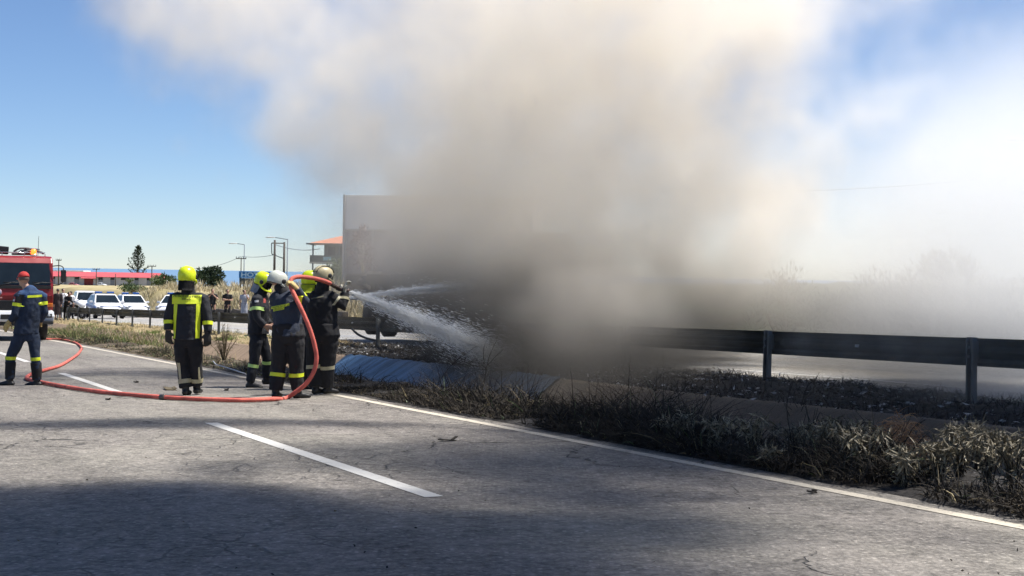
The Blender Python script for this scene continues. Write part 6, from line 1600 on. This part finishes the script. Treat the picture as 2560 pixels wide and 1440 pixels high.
# ------------------------------------------------------------------ smoke
def make_smoke():
    t = bpy.data.node_groups.new('smoke_field', 'GeometryNodeTree')
    t.interface.new_socket('Geometry', in_out='INPUT', socket_type='NodeSocketGeometry')
    t.interface.new_socket('Geometry', in_out='OUTPUT', socket_type='NodeSocketGeometry')
    out = t.nodes.new('NodeGroupOutput')
    pos = t.nodes.new('GeometryNodeInputPosition'); sp = t.nodes.new('ShaderNodeSeparateXYZ')
    t.links.new(pos.outputs[0], sp.inputs[0])
    X, Y, Z = (E(t, sp.outputs[i]) for i in range(3))
    # billows: warp the place looked up
    pv = vec(t, X, Y, Z * 0.8)
    w1 = nz3(t, pv, 0.22, 2, 0.5, 1.0); w2 = nz3(t, pv, 0.22, 2, 0.5, 7.0); w3 = nz3(t, pv, 0.22, 2, 0.5, 13.0)
    x = X + w1 * 4.0; y = Y + w2 * 4.0; z = Z + w3 * 2.5
    bil = nz3(t, vec(t, x, y, z), 0.50, 6, 0.62, 3.0)
    big = nz3(t, vec(t, X, Y, Z), 0.16, 3, 0.5, 21.0)
    U = Y * CA - X * SA; Nn = X * CA + Y * SA
    # 1 the column: rises off the burning lorry on the far carriageway, widens to both sides and leans over the road
    h = (Z + 0.3).max(0.0)
    fin = nz3(t, vec(t, x, y, z), 1.5, 3, 0.6, 31.0)
    xl = -1.7 - h * 0.74 - (h - 4.6).max(0.0) * 0.2; xr = 5.0 + h * 0.32         # left and right flank
    xc = (xl + xr) * 0.5; rx = (xr - xl) * 0.5
    yc = 29.0 - h * 0.45; ry = h * 0.30 + 3.3
    r = (((x - xc) / rx) ** 2.0 + ((y - yc) / ry) ** 2.0).sqrt() + bil * -1.35 + big * -0.4 + fin * -0.85
    col = r.ramp(1.02, 0.55) * (Z + bil * 2.0).ramp(-1.4, 0.8) * Z.ramp(8.0, 6.3)
    d = col * (bil * 5.5 + fin * 4.0 + 0.90).max(0.04) * 0.46
    r11 = (((x - 2.6) / 6.0) ** 2.0 + ((y - 29.5) / 3.2) ** 2.0 + ((z - 10.0) / 3.4) ** 2.0).sqrt() + bil * -1.2
    d = d + r11.ramp(1.0, 0.4) * 0.15                             # the plume goes on rising unseen, put in to shade its left flank
    # 2 unseen smoke above the photographer, blobs shaped and placed to shade road and verge
    r2 = (((x - 2.3) / 4.7) ** 2.0 + ((y - 8.3) / 4.4) ** 2.0 + ((z - 8.6) / 2.4) ** 2.0).sqrt() + bil * -1.9 + big * -0.5
    r6 = (((x - 8.2) / 4.2) ** 2.0 + ((y - 17.5) / 6.5) ** 2.0 + ((z - 9.2) / 3.0) ** 2.0).sqrt() + bil * -1.1 + big * -0.6
    r7 = (((x - 0.5) / 3.0) ** 2.0 + ((y - 16.6) / 0.8) ** 2.0 + ((z - 8.4) / 1.6) ** 2.0).sqrt() + bil * -1.0
    r10 = (((x - 5.6) / 4.2) ** 2.0 + ((y - 13.2) / 3.4) ** 2.0 + ((z - 8.6) / 1.9) ** 2.0).sqrt() + bil * -1.9
    d = d + r10.ramp(1.0, 0.3) * 0.8
    d = d + (r2.ramp(1.02, 0.45)).max(r6.ramp(1.02, 0.45)).max(r7.ramp(1.0, 0.4) * 0.6) * 1.7
    # 3 low white smoke lying over the far carriageway to the right
    r3 = (((x - 10.5) / 8.5) ** 2.0 + ((y - 27.0) / 7.0) ** 2.0 + ((z - 1.2) / 4.9) ** 2.0).sqrt() + bil * -0.6 + big * -0.4
    d = d + r3.ramp(1.05, 0.2) * 0.30
    # 4 sooty smoke creeping over the burnt bank, hiding the rail, thinning out over the ditch
    u4 = y * CA - x * SA; n4 = x * CA + y * SA
    r4 = (((n4 - 10.7) / 2.0) ** 2.0 + ((u4 - 22.3) / 6.6) ** 2.0 + ((z - 0.0) / 1.7) ** 2.0).sqrt() + bil * -1.5 + fin * -0.6
    d = d + r4.ramp(1.08, 0.35) * 0.85
    r8 = (((n4 - 9.0) / 1.8) ** 2.0 + ((u4 - 17.5) / 6.0) ** 2.0 + ((z + 0.4) / 1.2) ** 2.0).sqrt() + bil * -1.0
    d = d + r8.ramp(1.0, 0.3) * 0.08
    # 5 thin veil drifting left in front of the shop and right in front of the rail
    r5 = (((x + 1.4) / 3.6) ** 2.0 + ((y - 30.0) / 4.5) ** 2.0 + ((z - 1.6) / 3.2) ** 2.0).sqrt() + bil * -0.9
    d = d + r5.ramp(1.0, 0.2) * 0.36
    r9 = (((x - 6.0) / 3.6) ** 2.0 + ((y - 17.0) / 3.0) ** 2.0 + ((z - 0.2) / 1.3) ** 2.0).sqrt() + bil * -1.2
    d = d + r9.ramp(1.0, 0.2) * 0.42
    r12 = (((x - 11.0) / 8.0) ** 2.0 + ((y - 31.0) / 5.0) ** 2.0 + ((z - 5.0) / 4.6) ** 2.0).sqrt() + bil * -0.7
    d = d + r12.ramp(1.0, 0.2) * 0.05                            # high thin veil over the right
    # fade to nothing at the edges of the domain
    lo = (-16, 1, -1.9); hi = (22, 44, 13.0)
    for c, a, b in ((X, lo[0], hi[0]), (Y, lo[1], hi[1]), (Z, -99, hi[2])):
        d = d * c.ramp(a, a + 2.0) * c.ramp(b, b - 2.0)
    d = d.ramp(0.004, 6.0, 0.0, 6.0, False)
    vc = t.nodes.new('GeometryNodeVolumeCube')
    vc.inputs['Min'].default_value = lo; vc.inputs['Max'].default_value = hi
    for a, i in (('Resolution X', 0), ('Resolution Y', 1), ('Resolution Z', 2)):
        vc.inputs[a].default_value = int((hi[i] - lo[i]) / 0.24)
    t.links.new(d.k, vc.inputs['Density'])
    m = bpy.data.materials.new('smoke'); m.use_nodes = True
    N = m.node_tree.nodes; L = m.node_tree.links
    N.remove(N['Principled BSDF'])
    v = N.new('ShaderNodeVolumePrincipled')
    v.inputs['Density'].default_value = 1.0
    v.inputs['Anisotropy'].default_value = 0.1
    mt = m.node_tree; ge = N.new('ShaderNodeNewGeometry'); s3 = N.new('ShaderNodeSeparateXYZ'); L.new(ge.outputs['Position'], s3.inputs[0])
    px_, pz_ = E(mt, s3.outputs[0]), E(mt, s3.outputs[2])
    sm1 = N.new('ShaderNodeMixRGB'); sm1.inputs['Color1'].default_value = (0.972, 0.928, 0.855, 1); sm1.inputs['Color2'].default_value = (0.975, 0.975, 0.97, 1)
    L.new(px_.ramp(3.5, 8.5).k, sm1.inputs['Fac'])                   # beige wood smoke left, steam-white to the right
    soot = nz3(mt, ge.outputs['Position'], 0.34, 4, 0.6, 12.0); smx = N.new('ShaderNodeMixRGB'); smx.inputs['Color2'].default_value = (0.865, 0.80, 0.705, 1)
    L.new((soot.ramp(0.0, 0.16) * px_.ramp(7.0, 3.0)).k, smx.inputs['Fac']); L.new(sm1.outputs[0], smx.inputs['Color1'])   # browner billows in between
    sm2 = N.new('ShaderNodeMixRGB'); sm2.inputs['Color1'].default_value = (0.17, 0.162, 0.148, 1)     # sooty where it leaves the load
    L.new(smx.outputs[0], sm2.inputs['Color2']); L.new(((pz_ + soot * 2.0).ramp(0.1, 1.9)).max(px_.ramp(4.0, 7.0)).k, sm2.inputs['Fac'])
    sm3 = N.new('ShaderNodeMixRGB'); sm3.inputs['Color1'].default_value = (0.60, 0.58, 0.55, 1)     # unseen heads over the road darkened, so less light scatters onto it
    py_ = E(mt, s3.outputs[1]); L.new(sm2.outputs[0], sm3.inputs['Color2'])
    L.new((py_.ramp(19.0, 23.0)).max(pz_.ramp(5.8, 4.6)).k, sm3.inputs['Fac'])
    L.new(sm3.outputs[0], v.inputs['Color'])
    L.new(v.outputs[0], N['Material Output'].inputs['Volume'])
    sm = t.nodes.new('GeometryNodeSetMaterial'); sm.inputs['Material'].default_value = m
    t.links.new(vc.outputs[0], sm.inputs['Geometry']); t.links.new(sm.outputs[0], out.inputs[0])
    bm = bmesh.new(); box(bm, [(a + b) / 2 for a, b in zip(lo, hi)], [b - a for a, b in zip(lo, hi)])
    o = obj('smoke', bm, m); md = o.modifiers.new('field', 'NODES'); md.node_group = t
    tag(o, 'beige and grey smoke rolling off the burning lorry across the road', None, None, 'stuff')
    return o
make_smoke()
